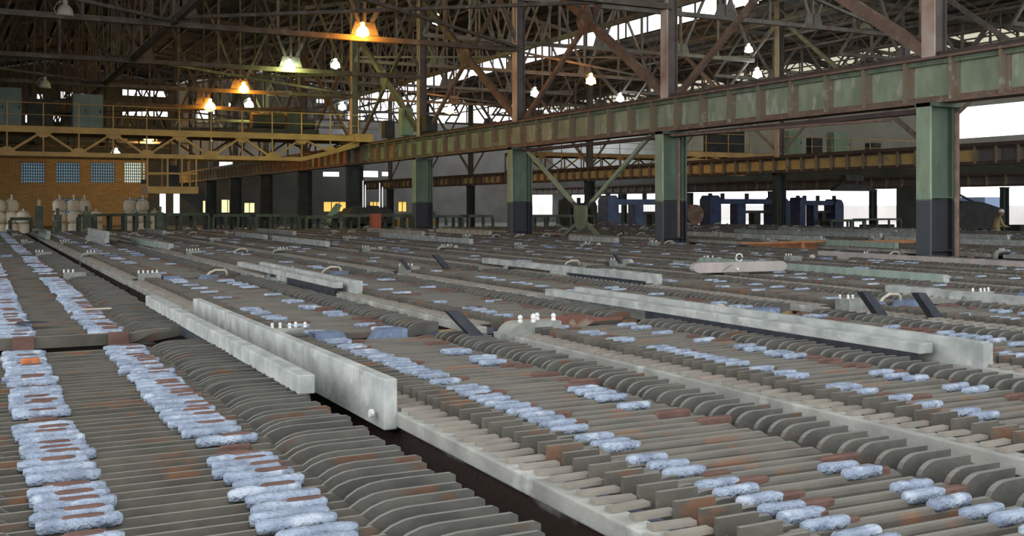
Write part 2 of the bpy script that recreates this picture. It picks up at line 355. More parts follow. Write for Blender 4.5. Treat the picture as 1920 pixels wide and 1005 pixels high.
# ------------------------------------------------------------------ columns
def i_section(m, x0, x1, w, z0, z1, kf, kw_, tf=.04, y=0):
    m.box((x0, y-w/2, z0), (x0+tf, y+w/2, z1), kf).box((x1-tf, y-w/2, z0), (x1, y+w/2, z1), kf); m.box((x0+tf, y-.02, z0), (x1-tf, y+.02, z1), kw_)
def column_lower(X, y, d, w, ztop, kl, kd, label):
    e = empty('building_column', (X, y, FLOOR), label, 'column', None, 'thing')
    z1 = ztop-FLOOR
    MB().box((-d/2, -w/2, 0), (-d/2+.05, w/2, z1), kl).build('flange', e, label='outer flange facing the tanks')
    MB().box((d/2-.05, -w/2, 0), (d/2, w/2, z1), kd).build('flange', e)
    MB().box((-d/2+.05, -.02, 0), (d/2-.05, .02, z1), kd).build('web', e)
    m = MB()
    for xx in (-d/2+.05, d/2-.13): m.box((xx, -.10, 0), (xx+.08, -.02, z1), kd)
    m.build('angle_iron', e)
    MB().box((-d*.62, -w*.75, 0), (d*.62, w*.75, .06), 'rustdk').build('base_plate', e)
    MB().box((-d*.5, -w*.62, z1-.08), (d*.5, w*.62, z1), kd).build('cap_plate', e)
    m = MB()
    for zz in (1.05, 2.15): m.box((-d/2+.05, -w/2+.03, zz), (d/2-.05, -.02, zz+.03), kd)
    m.build('stiffener', e)
    return e
def column_upper(X, y, d, w, z0, z1, kf, kd, label):
    e = empty('upper_column', (X, y, z0), label, 'column', None, 'thing')
    MB().box((-d/2, -w/2, 0), (-d/2+.03, w/2, z1-z0), kf).build('flange', e)
    MB().box((d/2-.03, -w/2, 0), (d/2, w/2, z1-z0), kd).build('flange', e)
    MB().box((-d/2+.03, -.1, 0), (d/2-.03, .02, z1-z0), kd).build('web', e)
    return e
GT, GBm = 4.07, 3.11
for i, y in enumerate(YS):
    if y < 10: continue
    n = i
    lab = f'green and black riveted column under the green crane girder, {nth(n)} from the right' if y < 50 else f'dark column under the long crane girder, {nth(n)} along from the right'
    if y < 100: column_lower(COLS1, y, .86, .36, GBm, 'collight' if y < 50 else 'coldk', 'colg' if y < 50 else 'coldk', lab)
    column_upper(COLS1, y+.1, .36, .34, GT, 13.3, 'upper' if y < 60 else 'upperdk', 'upperdk', f'peeling beige upper column rising above the long crane girder, {nth(n)} from the right')
YS2 = [33.0-9.5, 33.0, 42.3, 51.6, 61, 70.5, 80, 89.5, 99]
for i, y in enumerate(YS2):
    column_lower(COLS2, y, .62, .34, 2.62, 'coldk', 'coldk', f'dark column under the yellow runway girder, {nth(i+1)} from the right')
    column_upper(COLS2, y, .34, .34, 3.45, 11.38, 'upper' if y in (42.3, 33.0) else 'uppergr', 'uppergr' if i % 2 else 'upperdk', f'blue-green upper column reaching the bright clerestory band, {nth(i+1)} from the right')
for i in range(9):
    y = 24+11*i
    column_lower(COLS3, y, .5, .3, 2.15, 'coldk', 'coldk', f'slim dark column under the far grey girder, {nth(i+1)} from the right')

# ------------------------------------------------------------------ runway girders
def girder(X, zb, zt, y0, y1, pitch, kfun, label, kfl='rust', rivets=True, sidew=.22, name='runway_girder'):
    e = empty(name, (X, y0, zb), label, 'girder', None, 'thing'); H = zt-zb
    L_ = y1-y0
    MB().box((-.26, 0, H-.05), (.26, L_, H), kfl).build('top_flange', e); MB().box((-.24, 0, 0), (.24, L_, .05), kfl).build('bottom_flange', e)
    MB().bar((-.0, 0, H+.06), (0, L_, H+.06), .07, .12, 'rustdk').build('crane_rail', e)
    MB().box((-.13, 0, .05), (-.03, L_, .15), kfl).build('angle_iron', e, label='rusted angle along the lower edge')
    MB().box((-.13, 0, H-.15), (-.03, L_, H-.05), 'green' if X < 20 else kfl).build('angle_iron', e)
    n = int(L_/pitch); pm = {}; sm = None; rm = None
    for i in range(n):
        k = kfun(y0+(i+.5)*pitch)
        if k not in pm: pm[k] = MB().box((-.03, .012, .05), (.03, pitch-.012, H-.05), k).mesh('web_panel')
        obj('web_panel', pm[k], e, (0, i*pitch, 0))
        if sm is None: sm = MB().box((-sidew, -.035, .05), (-.03, .035, H-.05), 'stiff').box((-.07, -.11, .05), (-.031, .11, H-.05), 'stiff').mesh('stiffener')
        obj('stiffener', sm, e, (0, i*pitch, 0))
        if rivets and y0+i*pitch < 45:
            if rm is None:
                r = MB()
                for j in range(10):
                    z = .1+(H-.2)*(j+.5)/10; r.box((-.085, .06, z-.014), (-.07, .088, z+.014), 'stiff')
                for j in range(11):
                    yy = (j+.5)*pitch/11; r.box((-.145, yy-.015, H-.115), (-.13, yy+.015, H-.085), 'green'); r.box((-.145, yy-.015, .085), (-.13, yy+.015, .115), 'stiff')
                rm = r.mesh('rivet_row')
            obj('rivet_row', rm, e, (0, i*pitch, 0), kind='stuff')
    return e
rg = random.Random(5)
def k1(y):
    if y < 46: return 'panelg'
    if y < 62: return ['panelo', 'panelo', 'panelb', 'panelg'][int(y*1.7) % 4]
    return 'panelb'
girder(COLS1, GBm, GT, 4.6, 111.5, 1.19, k1, 'long green riveted crane girder with rust-edged panels crossing the middle of the hall')
def k2(y):
    return 'panelgy' if y < 30.5 else ('panely' if y < 72 or (int(y/2.4) % 2) else 'panelb')
girder(COLS2, 2.64, 3.43, 15, 111, 1.02, k2, 'yellow-panelled runway girder behind the green girder', kfl='rustdk', rivets=False)
girder(COLS3, 2.2, 2.95, 15, 111, 1.4, lambda y: 'panelgy', 'grey far runway girder in front of the open side wall', kfl='rustdk', rivets=False)
# hanging service pipe / walkway flange beneath the green girder
MB().bar((COLS1+.05, 16.3, GBm-.12), (COLS1+.05, 34.5, GBm-.12), .22, .1, 'rustdk').bar((COLS1-.1, 17, GBm-.25), (COLS1-.1, 26, GBm-.1), .1, .06, 'rust').build('service_duct', label='rusty duct slung under the near green girder', cat='duct', kind='thing')
MB().tube([(COLS1+.2, 15.5, -.4), (COLS1+.2, 15.5, 2.9), (COLS1+.32, 15.5, 3.0)], .05, 'rust').build('downpipe', label='rusty pipe running down the nearest green column', cat='pipe', kind='thing')
MB().tube([(COLS1+.05, 25.0, .1), (COLS1+.05, 25.0, 2.9)], .045, 'rust').build('downpipe', label='rusty pipe running down the second green column', cat='pipe', kind='thing')

# ------------------------------------------------------------------ bracing
def member(e, name, p, q, w_, h_, k): MB().bar(p, q, w_, h_, k).build(name, e)
cb = empty('cross_brace', (COLS1, 30.3, .65), 'green X brace with centre gusset plate between two green columns', 'brace', None, 'thing')
for q in ((0, 4.2, 2.5), (0, -4.1, 2.5)): member(cb, 'diagonal', (0, 0, .1), q, .1, .12, 'collight')
for q in ((0, 2.6, -1.35), (0, -2.4, -1.35)): member(cb, 'diagonal', (0, 0, -.1), q, .1, .12, 'green')
MB().prismx([(-.25, -.42), (.25, -.42), (.42, -.1), (.42, .35), (-.42, .35), (-.42, -.1)], -.09, -.05, 'green').build('gusset_plate', cb)
def xbrace(X, ya, yb, za, zb, k, label, w_=.2, gp=True):
    e = empty('wind_brace', (X, (ya+yb)/2, (za+zb)/2), label, 'brace', None, 'thing'); dy, dz = (yb-ya)/2, (zb-za)/2
    member(e, 'diagonal', (0, -dy, -dz), (0, dy, dz), w_*.6, w_, k); member(e, 'diagonal', (.12, -dy, dz), (.12, dy, -dz), w_*.5, w_*.6, k)
    if gp: MB().prismx([(-.5, 0), (-.2, -.5), (.2, -.5), (.5, 0), (.2, .5), (-.2, .5)], -.1, -.06, k).build('gusset_plate', e)
for i in range(1, 9):
    ya = YS[i]
    xbrace(COLS1, ya+.2, ya+9.3, GT+.1, 10.0, 'rust' if i < 4 else 'truss', f'rusty X brace in the bay above the long crane girder, {nth(i)} from the right', .26 if i < 5 else .2)
for i in range(len(YS2)-1):
    xbrace(COLS2, YS2[i]+.2, YS2[i+1]-.2, 3.8, 10.4, 'trussr', f'thin X brace above the yellow girder, {nth(i+1)} bay from the right', .2)

# ------------------------------------------------------------------ roof trusses
def truss_proto(x0, x1, zb, roofz, n, k, label, arch=0):
    e = empty('roof_truss', (0, 0, 0), label, 'truss', None, 'thing')
    xs = [x0+(x1-x0)*i/n for i in range(n+1)]
    zt = [roofz(x)-.45 for x in xs]
    MB().bar((x0, 0, zb), (x1, 0, zb), .2, .17, k).build('bottom_chord', e)
    for i in range(n):
        member(e, 'top_chord', (xs[i], 0, zt[i]), (xs[i+1], 0, zt[i+1]), .2, .2, k)
    mid = n//2
    for i in range(1, n):
        member(e, 'vertical', (xs[i], 0, zb), (xs[i], 0, zt[i]), .1, .1 if i % 2 else .14, k)
        if i % 2 == 0: MB().prism([(xs[i]-.55, zb-.05), (xs[i]+.55, zb-.05), (xs[i]+.35, zb+.55), (xs[i]-.35, zb+.55)], -.07, -.03, k).build('gusset_plate', e)
    for i in range(n):
        a, b = (zb, zt[i+1]) if i % 2 == 0 else (zt[i], zb)
        member(e, 'diagonal', (xs[i], 0, a), (xs[i+1], 0, b), .1, .13, k)
    return e
rl = lambda x: 12.3+(x+6.3)*2.7/12.8 if x < 6.5 else 15-(x-6.5)*1.6/11.4
rmid = lambda x: 13.4+(x-17.9)*1.8/9.1 if x < 27 else 15.2-(x-27)*1.9/9.6
P = [truss_proto(-6, 17.9, 6.7, rl, 8, 'truss', ''), truss_proto(17.9, 36.6, 8.6, rmid, 8, 'trussr', ''), truss_proto(36.8, 61.8, 8.2, ZR3, 12, 'trussr', '')]
NM = ['left', 'middle', 'right']
for b in range(3):
    ys = [y for y in YS if y > 20] if b < 2 else [y+3.5 for y in YS if 20 < y < 90]
    for i, y in enumerate(ys):
        o = P[b] if i == 0 else copy_tree(P[b])
        o.location = (0, y, 0); o['label'] = f'dusty steel roof truss over the {NM[b]} bay, {nth(i+1)} from the front'
# longitudinal frames between trusses
def sway(X, zb, zt, k, L_=9.5):
    e = empty('sway_frame', (0, 0, 0), '', 'truss', None, 'thing')
    member(e, 'bottom_strut', (0, 0, zb), (0, L_, zb), .17, .2, k); member(e, 'top_strut', (0, 0, zt), (0, L_, zt), .1, .1, k)
    h = L_/4
    for j in range(4):
        a, b = (zb, zt) if j % 2 == 0 else (zt, zb)
        member(e, 'diagonal', (0, j*h, a), (0, (j+1)*h, b), .07, .1, k)
        if j: member(e, 'vertical', (0, j*h, zb), (0, j*h, zt), .06, .07, k)
    return e
SW = [(5.6, 6.75, 12.6, 'truss', 'left bay'), (24, 8.65, 13.2, 'trussr', 'middle bay'), (45.0, 8.25, 10.8, 'trussr', 'right bay')]
for X, zb, zt, k, nm in SW:
    p = sway(X, zb, zt, k)
    for i in range(9 if X < 40 else 6):
        o = p if i == 0 else copy_tree(p)
        o.location = (X, 25.3+9.5*i+(3.5 if X > 40 else 0), 0); o['label'] = f'lengthwise sway frame between trusses, {nm}, {nth(i+1)} from front'
# flat diagonal rods at chord level
for i in range(8):
    for (xa, xb, zz, nm, kk) in ((5.6, 17.7, 6.8, 'left', 'truss'), (-6, 5.6, 6.8, 'far left', 'truss'), (18.2, 36.4, 8.7, 'middle', 'trussr')):
        if (i+len(nm)) % 2: continue
        y = 25.3+9.5*i
        e = empty('chord_brace', ((xa+xb)/2, y+4.75, zz), f'flat diagonal bracing at truss chord level in the {nm} bay, {nth(i+1)} panel from front', 'brace', None, 'thing')
        member(e, 'diagonal', ((xa-xb)/2, -4.7, 0), ((xb-xa)/2, 4.7, 0), .11, .1, kk); member(e, 'diagonal', ((xa-xb)/2, 4.7, .1), ((xb-xa)/2, -4.7, .1), .11, .1, kk)
# lattice joists under the roofs
def joist(X, zt, h, k, label, y0=22, y1=110, st=1.5):
    m = MB(); n = int((y1-y0)/st)
    m.box((X-.05, y0, zt-.05), (X+.05, y1, zt+.05), k).box((X-.05, y0, zt-h-.05), (X+.05, y1, zt-h+.05), k)
    for i in range(n):
        a, b = (zt, zt-h) if i % 2 else (zt-h, zt)
        m.bar((X, y0+i*st, a), (X, y0+(i+1)*st, b), .05, .06, k)
    m.build('lattice_joist', label=label, cat='joist', kind='thing')
for i, X in enumerate((38.5, 41.5, 44.5, 48)): joist(X, ZR3(X)-.3, 1.0, 'trussr', f'zigzag lattice joist under the right roof, {nth(i+1)} from the clerestory', y1=93)
for i, X in enumerate((28, 25, 21)): joist(X, rmid(X)-.5, 1.1, 'trussr', f'zigzag lattice joist under the middle roof, {nth(i+1)} from the clerestory')
for i, X in enumerate((1, 9)): joist(X, rl(X)-.6, 1.0, 'truss', f'zigzag lattice joist under the dark left roof, {nth(i+1)} from the left')
joist(36.3, 11.3, 1.0, 'trussr', 'zigzag lattice beam along the foot of the bright clerestory', st=1.2)
# roof gutters / slanting rafters in right bay
rf = [MB().bar((36.8, 0, 10.9), (50, 0, 8.9), .25, .35, 'purlin').mesh('rafter')]
for i in range(7): obj('slanting_rafter', rf[0], None, (0, 30+9.5*i, 0), label=f'broad dusty slanting rafter under the right roof, {nth(i+1)} from the front', cat='rafter', kind='thing')
for i, (xx, yy) in enumerate(((52.5, 32), (52.5, 38), (52.5, 44), (52.5, 52), (52.5, 61))):
    MB().lathe([(.5, 0), (.5, .9), (.3, 1.1)], (0, 0, 0), 'dark', 10).build('roof_vent', None, (xx, yy, 9.55), label=f'dark drum extractor below the pale roof strips, {nth(i+1)} from the right', cat='vent', kind='thing')

# ------------------------------------------------------------------ lamps
def lamp(px, py, Y, kind, power, label, s=1.0):
    t = (px-960)/2000; d = Y/(CS-t*SN); X = d*(SN+t*CS); Z = 1+(385-py)/2000*d
    e = empty('bay_lamp', (X, Y, Z), label, 'lamp', None, 'thing')
    MB().lathe([(.25*s, -.16*s), (.235*s, -.05*s), (.2*s, .07*s), (.12*s, .16*s), (.07*s, .2*s), (.08*s, .3*s), (.03*s, .33*s)], (0, 0, 0), 'bulb_'+kind if kind else 'shade', 16).build('shade', e, smooth=True)
    MB().tube([(-.08*s, 0, .28*s), (-.22*s, 0, .22*s), (-.30*s, 0, .05*s), (-.26*s, 0, -.1*s)], .014*s, 'shade', 6).build('handle', e)
    if kind:
        MB().lathe([(.05*s, -.24*s), (.13*s, -.2*s), (.16*s, -.161*s)], (0, 0, 0), 'bulb_'+kind, 12).build('bulb', e, smooth=True)
        l = bpy.data.lights.new('lamp_light', 'POINT'); l.energy = power*.7; l.color = {'o': (1, .38, .03), 'g': (.8, 1, .25), 'w': (.75, .9, 1)}[kind]; l.shadow_soft_size = .12
        if power > 1000: l.color = (1, .58, .2)
        lo = bpy.data.objects.new('lamp_light', l); COL.objects.link(lo); lo.parent = e; lo.location = (0, -.05, -.5*s)
    zr = rl(X) if X < 17.9 else (rmid(X) if X < 36.6 else ZR3(X))
    MB().tube([(0, 0, .3*s), (0, 0, zr-Z)], .018, 'truss', 5).build('hanger', e)
    return e
for a in ((122, 20, 34.7, None, 0, 'unlit bell lamp on the near top-left truss chord', 1), (84, 158, 50, None, 0, 'unlit bell lamp hanging above the left cabinets', 1),
          (680, 58, 34.4, 'o', 420, 'bright orange sodium lamp on the near truss chord', .9), (543, 124, 44, 'g', 350, 'yellow-green lamp on the second truss chord', .9),
          (629, 121, 50, 'g', 160, 'greenish white lamp right of the yellow-green one', .9), (457, 166, 53.5, 'o', 480, 'orange sodium lamp on the third truss chord', 1),
          (394, 199, 63, 'o', 420, 'orange sodium lamp above the crane walkway', 1.3), (279, 257, 101, 'o', 1700, 'orange lamp seen through the crane girder lattice', 1.7),
          (467, 195, 72, 'g', 160, 'small greenish lamp above the crane winch', 1.2), (820, 38, 45.8, 'g', 45, 'pale green lamp left of the third upper column', .9),
          (843, 206, 68, 'o', 160, 'orange lamp beside the dark green cabinet', 1.2), (1108, 150, 48.5, 'o', 320, 'orange sodium lamp under the right roof', 1.1),
          (1003, 174, 55, 'w', 60, 'white lamp beside the third upper column', 1), (1163, 184, 56, 'w', 60, 'white lamp right of the orange one under right roof', 1),
          (1404, 92, 41, 'g', 40, 'yellow-green lamp left of the blue-green column', .8), (1420, 138, 44, 'w', 60, 'white bell lamp low beside the blue-green column', 1),
          (1622, 48, 38, None, 0, 'unlit grey bell lamp under the right roof', 1), (218, 288, 95, 'g', 130, 'greenish lamp just above the brick wall windows', 1.4),
          (396, 257, 88, 'w', 50, 'small white lamp behind the crane lattice', 1.3), (642, 200, 75, 'w', 60, 'white lamp above the crane end near the columns', 1.1)):
    lamp(*a)

# ------------------------------------------------------------------ overhead cranes
def crane(x0, x1, Y, zb, zt, n, k, label, taper=(0, 0), gap=2.6, rail=1.0, kb='ochredk'):
    e = empty('overhead_crane', (x0, Y, zb), label, 'crane', None, 'thing'); H = zt-zb; L_ = x1-x0
    xs = [L_*i/n for i in range(n+1)]
    zlo = [0]*(n+1); zlo[0] = taper[0]; zlo[-1] = taper[1]
    if taper[1]: zlo[-2] = taper[1]*.45
    for j, yy in enumerate((0, gap)):
        kk = k if j == 0 else kb
        MB().bar((0, yy, H-.13), (L_, yy, H-.13), .22, .28, kk).build('top_chord', e)
        for i in range(n):
            member(e, 'bottom_chord', (xs[i], yy, zlo[i]+.08), (xs[i+1], yy, zlo[i+1]+.08), .22, .2, kk)
            a, b = (zlo[i]+.1, H-.2) if i % 2 == 0 else (H-.2, zlo[i+1]+.1)
            member(e, 'diagonal', (xs[i], yy, a), (xs[i+1], yy, b), .06, .1, kk)
        for i in range(n+1):
            member(e, 'vertical', (xs[i], yy, zlo[i]+.1), (xs[i], yy, H-.2), .06, .1, kk)
            if j == 0:
                z = H-.28 if i % 2 else zlo[i]+.18
                s = -1 if i % 2 else 1
                if H-zlo[i] > .7: MB().prism([(xs[i]-.36, z), (xs[i]+.36, z), (xs[i]+.14, z+.2*s), (xs[i]-.14, z+.2*s)], yy-.08, yy-.04, kk).build('gusset_plate', e)
    MB().box((0, .1, H), (L_, gap-.1, H+.04), kb).build('walkway', e)
    for hz, r in ((rail, .022), (rail*.5, .016)): MB().tube([(0, 0, H+hz), (L_, 0, H+hz)], r, k, 6).build('handrail', e)
    for i in range(n+1): member(e, 'handrail_post', (xs[i], 0, H), (xs[i], 0, H+rail), .045, .045, k)
    return e
c1 = crane(-1.6, 17.4, 51.7, 3.2, 4.5, 13, 'ochre', 'ochre lattice overhead crane spanning the left bay', taper=(.5, .8), rail=1.05)
MB().box((18.75, -.3, 1.0), (19.7, 2.9, 1.4), 'ochre').build('end_truck', c1)
# cab hanging under the left crane
cb_ = empty('crane_cab', (8.4, 51.75, 1.7), 'open ochre operator cab hanging below the left crane', 'cab', None, 'thing')
MB().box((-1.2, -.1, -.15), (1.1, 1.7, .18), 'ochre').build('floor_box', cb_)
for xx in (-1.2, -.3, .35, 1.0):
    for yy in (-.05, 1.6): member(cb_, 'post', (xx, yy, .15), (xx, yy, 1.62), .07, .07, 'ochre')
MB().box((-1.25, -.1, .75), (1.05, -.02, .83), 'ochre').box((-1.25, 1.58, .75), (1.05, 1.66, .83), 'ochre').build('mid_rail', cb_)
MB().box((-.1, .6, .2), (.35, 1.1, .75), 'dark').box((-.1, 1.0, .7), (.35, 1.1, 1.2), 'dark').build('seat', cb_)
MB().box((-1.45, -.1, .3), (-1.25, .4, .5), 'dark').build('floodlight', cb_)
def cabinet(x, y, z, w_, d_, h_, k, label, nd=2):
    e = empty('control_cabinet', (x, y, z), label, 'cabinet', None, 'thing')
    MB().box((0, 0, 0), (w_, d_, h_), k).build('body', e)
    for i in range(nd):
        dr = MB().box((w_*i/nd+.03, -.03, .06), (w_*(i+1)/nd-.03, -.002, h_-.06), k).build('door', e)
        MB().box((w_*(i+1)/nd-.12, -.06, h_*.5-.08), (w_*(i+1)/nd-.08, -.03, h_*.5+.08), 'dark').build('handle', dr)
    return e
cabinet(.6, 53, 4.55, 1.35, .6, 1.75, 'cab', 'grey-green control cabinet at the left end of the crane')
cabinet(4.1, 53, 4.55, 1.3, .6, 1.6, 'cab', 'grey-green control cabinet above the crane cab side')
cabinet(2.2, 53.3, 4.55, 1.1, .5, 1.3, 'dark', 'dark cabinet between the two grey-green crane cabinets', 1)
wn = empty('crane_winch', (13.3, 53, 4.55), 'black winch and motor on the crane walkway', 'winch', None, 'thing')
MB().box((-1.2, -.5, 0), (2.3, .7, .25), 'dark').build('bed', wn)
MB().tube([(-1, 0, .65), (.6, 0, .65)], .4, 'dark', 16).build('drum', wn)
MB().box((.7, -.35, .25), (1.5, .4, 1.1), 'dark').build('gearbox', wn)
MB().tube([(1.5, 0, .55), (2.2, 0, .55)], .25, 'dark', 12).build('motor', wn)
cabinet(17.7, 46.3, 4.25, .55, .5, 1.25, 'cabg', 'tall dark green cabinet standing on the green girder', 1)
cabinet(17.7, 48.6, 4.25, .5, .5, .85, 'dark', 'black louvred box left of the green cabinet on the girder', 1)
cabinet(17.7, 43.4, 4.25, .55, .5, .7, 'dark', 'black low box right of the green cabinet on the girder', 1)
# second and third cranes in the right bay
c2 = crane(36.6, 57.6, 50.5, 3.5, 4.1, 13, 'ochre', 'ochre crane bridge beyond the yellow girder at right', taper=(0, 0), rail=1.1, gap=2.2)
for (x, w_, h_, k, lb) in ((39.0, 2.6, 1.3, 'dark', 'dark switchgear box on the right crane, leftmost'), (45.0, 1.1, 1.5, 'cabg', 'narrow green cabinet on the right crane'), (48.7, 1.4, 1.5, 'cabg', 'wide pale green cabinet on the right crane'), (52.0, .8, .9, 'dark', 'small dark motor box on the right crane, rightmost'), (47.0, .8, 1.1, 'dark', 'dark box between two green cabinets on the right crane')):
    cabinet(x, 51.2, 4.15, w_, .6, h_, k, lb, 1)
hk = empty('crane_hook_frame', (49.5, 50.5, 2.35), 'dark lifting frame hanging in front of the bright side opening', 'hoist', None, 'thing')
MB().prism([(-1.6, -.35), (-1.0, -.05), (.9, -.05), (2.0, -.35), (1.9, -.45), (-1.5, -.45)], -.2, .2, 'dark').build('spreader_beam', hk)
for xx in (-.6, .2, .9): MB().tube([(xx, 0, -.05), (xx*.7, 0, 1.17)], .05, 'dark', 6).build('chain', hk)
MB().box((-.7, -.3, .2), (.8, .3, .55), 'dark').build('block', hk)
c3 = crane(36.6, 57.6, 71, 3.5, 5.0, 12, 'ochre', 'distant ochre lattice crane seen left of the second green column', rail=.9)

# ------------------------------------------------------------------ electrolytic tanks
RS = [.9, 8.2, 15.5, 22.8, 30.1, 37.4]; RL = 6.75; PITCH = .108; NB = 63
RN = ['first', 'second', 'third', 'fourth', 'fifth', 'sixth']
def x0_of(k): return 1.9*k
def dy_of(k, r=1): return (.3 if r == 0 else .68) if k == 0 else 0.0
def arc(xa, za, xb, zb, n=5):           # rising quarter ellipse
    return [(xa+(xb-xa)*math.sin(a), zb-(zb-za)*(math.cos(a))) if False else (xa+(xb-xa)*(1-math.cos(a)), za+(zb-za)*math.sin(a)) for a in [math.pi/2*i/n for i in range(n+1)]]
def profA(t):      # cathode hanger bar, local X
    if t == 0: return [(-.16, -.075), (-.16, .0), (1.12, .0), (1.16, -.03), (1.16, -.075)]
    return [(.15, -.075), (.15, .035), (.31, .035), (.315, -.01), (.36, -.01), (.36, -.075)]
def profB(t, n=5): # anode bar with arched ends
    if t == 0: return [(-.3, -.095), (-.3, .012), (.06, .012)]+[(.12, -.03), (.15, -.05)]+[(.17, -.075), (1.08, -.075), (1.1, -.075)]+arc(1.1, -.072, 1.27, .03, n)+[(1.52, .03), (1.54, .02), (1.54, -.05), (1.2, -.105), (1.1, -.10)]
    return [(.29, -.095)]+arc(.29, -.06, .37, .0, n)+[(.41, .0), (.47, -.078), (1.22, -.078), (1.29, -.065)]+arc(1.3, -.05, 1.40, .022, n)+[(1.575, .022), (1.575, -.05), (1.3, -.095)]
def blade_mesh(prof, w_, k, ymid=0):
    return MB().prism(list(reversed(prof)), ymid-w_/2, ymid+w_/2, k)
def sleeve_mb(L_, k, seed, w_=.036, h_=.045, lum=True):
    w_ *= .86; h_ *= .72
    q = random.Random(seed); m = MB(); n = 9; secs = []
    for i in range(n):
        x = L_*(0, .05, .15, .3, .45, .6, .8, .95, 1)[i]; e = .5 if i in (0, n-1) else (.88 if i in (1, n-2) else 1)
        jy, jz = (q.uniform(-.003, .003), q.uniform(-.003, .003)) if lum else (0, 0)
        a = w_/2*e; b = h_*e*.9
        secs.append([(x, -a+jy, -.02), (x, -a*1.05+jy, b*.35+jz*.5), (x, -a*.55+jy, b*.62+jz), (x, a*.55+jy, b*.64+jz), (x, a*1.05+jy, b*.3+jz*.5), (x, a+jy, -.02)])
    vs = [v for s in secs for v in s]; fs = []
    for i in range(n-1):
        for j in range(6): fs.append((i*6+j, (i+1)*6+j, (i+1)*6+(j+1) % 6, i*6+(j+1) % 6))
    fs += [[0, 1, 2, 3, 4, 5], [len(vs)-1-j for j in range(6)]]
    return m.add(vs, fs, k)
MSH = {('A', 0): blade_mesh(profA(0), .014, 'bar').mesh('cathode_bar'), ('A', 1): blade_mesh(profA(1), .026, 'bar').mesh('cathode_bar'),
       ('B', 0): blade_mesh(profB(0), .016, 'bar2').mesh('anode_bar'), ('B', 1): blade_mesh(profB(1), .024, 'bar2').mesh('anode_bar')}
def barA(m, k='bar'):
    a = .02
    for x0_, x1_ in ((.34, 1.26),):
        m.add([(x0_, -a, -.07), (x1_, -a, -.07), (x1_, a, -.07), (x0_, a, -.07), (x0_, -a, -.02), (x1_, -a, -.03), (x1_, a, -.03), (x0_, a, -.02), (x0_+.02, -a*.5, -.004), (x1_-.03, -a*.5, -.008), (x1_-.03, a*.5, -.008), (x0_+.02, a*.5, -.004)],
              [(0,3,2,1),(0,1,5,4),(1,2,6,5),(2,3,7,6),(3,0,4,7),(4,5,9,8),(5,6,10,9),(6,7,11,10),(7,4,8,11),(8,9,10,11)], k)
    return m
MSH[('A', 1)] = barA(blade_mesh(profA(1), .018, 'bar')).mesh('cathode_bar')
SLV = [sleeve_mb(.255, 'blue', s, .058, .042).mesh('crust_sleeve', True) for s in range(6)]
SLS = [sleeve_mb(.19, 'blue', s+20, .050, .042).mesh('crust_sleeve', True) for s in range(6)]
BRN = [sleeve_mb(.13, 'redsl', s+40, .03, .042, False).mesh('copper_sleeve') for s in range(2)]
BRL = [sleeve_mb(.2, 'redsl', s+50, .046, .04, False).mesh('copper_sleeve') for s in range(2)]
ORG = sleeve_mb(.11, 'orange', 99, .04, .055, False).mesh('copper_sleeve')
def visible(x, y, z=0, mg=140):
    p = px_of(x, y, z); return p is not None and -mg < p[0] < 1920+mg and p[1] < 1005+170
TANKS = []
for r in range(6):
    for k in range(0, 19):
        if k == 9: continue
        ys, ye = RS[r]+dy_of(k, r), RS[r]+dy_of(k, r)+RL
        x0 = x0_of(k)
        if any(visible(x0+dx, ys+RL*f) for dx in (0, 1.6) for f in (0, .15, .3, .5, .7, .85, 1)): TANKS.append((r, k, x0, ys, ye))
tq = random.Random(11)
def sleeves_for(r, k, i, q):
    """list of (kind, x) for cathode i"""
    out = []
    if k == 0:
        pb = .9 if r < 2 else .3
        a = q.random() < pb; b = q.random() < pb
        jx = q.uniform(-.012, .012)
        if a: out.append(('L', .165+jx, .015))
        if b: out.append(('L', .80+jx*2, .015))
        if q.random() < .55 or not a: out.append(('R', .22+q.uniform(0, .04), .025 if a else .004))
        if q.random() < .6 or not b: out.append(('R', .88+q.uniform(0, .05), .025 if b else .004))
        if r == 0 and i == NB-7: out.append(('O', .27, .04))
        return out
    d = 1 if r == 0 else (.38 if r == 1 else .16)
    pl = (.85 if k == 1 else .62)*d; pr = (.55 if k == 1 else .42)*d
    ph = (math.sin(i*.35+k*2+r)+1)/2
    if q.random() < pl*(.55+.6*ph): out.append(('S', .395+q.uniform(-.015, .015), .008))
    if q.random() < .33*(.4+.6*d): out.append(('R', .44+q.uniform(0, .08), .004))
    if q.random() < pr*(.4+.8*ph): out.append(('S', .965+q.uniform(-.02, .02), .008))
    if q.random() < .42*(.4+.6*d): out.append(('R', 1.0+q.uniform(0, .1), .004))
    return out
# choose the 300 nearest cathodes / anodes for single objects
cand = []
for (r, k, x0, ys, ye) in TANKS:
    for i in range(NB):
        y = ys+i*PITCH+.02
        if visible(x0+.1, y, 0, 30) or visible(x0+1.4, y, 0, 30) or visible(x0+.8, y, 0, 30): cand.append(((x0+.8)*SN+y*CS, r, k, i))
cand.sort(); NEAR = {(r, k, i) for _, r, k, i in cand[:300]}
TW = {0: 'leftmost', 1: 'second', 2: 'third', 3: 'fourth', 4: 'fifth', 5: 'sixth', 6: 'seventh'}
def tankname(r, k): return f'{"near" if r == 0 else "next-row"} {nth(k+1)} tank from left'
farv, farf, farm = [], [], []; MATS_FAR = ['bar', 'bar2', 'blue', 'redsl', 'tile']; cnt = 0
def tmpl(m): return np.array(m.v, float), m.f
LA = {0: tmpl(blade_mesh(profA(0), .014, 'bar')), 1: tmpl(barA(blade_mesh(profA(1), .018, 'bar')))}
LB = {0: tmpl(blade_mesh(profB(0, 3), .016, 'bar')), 1: tmpl(blade_mesh(profB(1, 3), .024, 'bar'))}
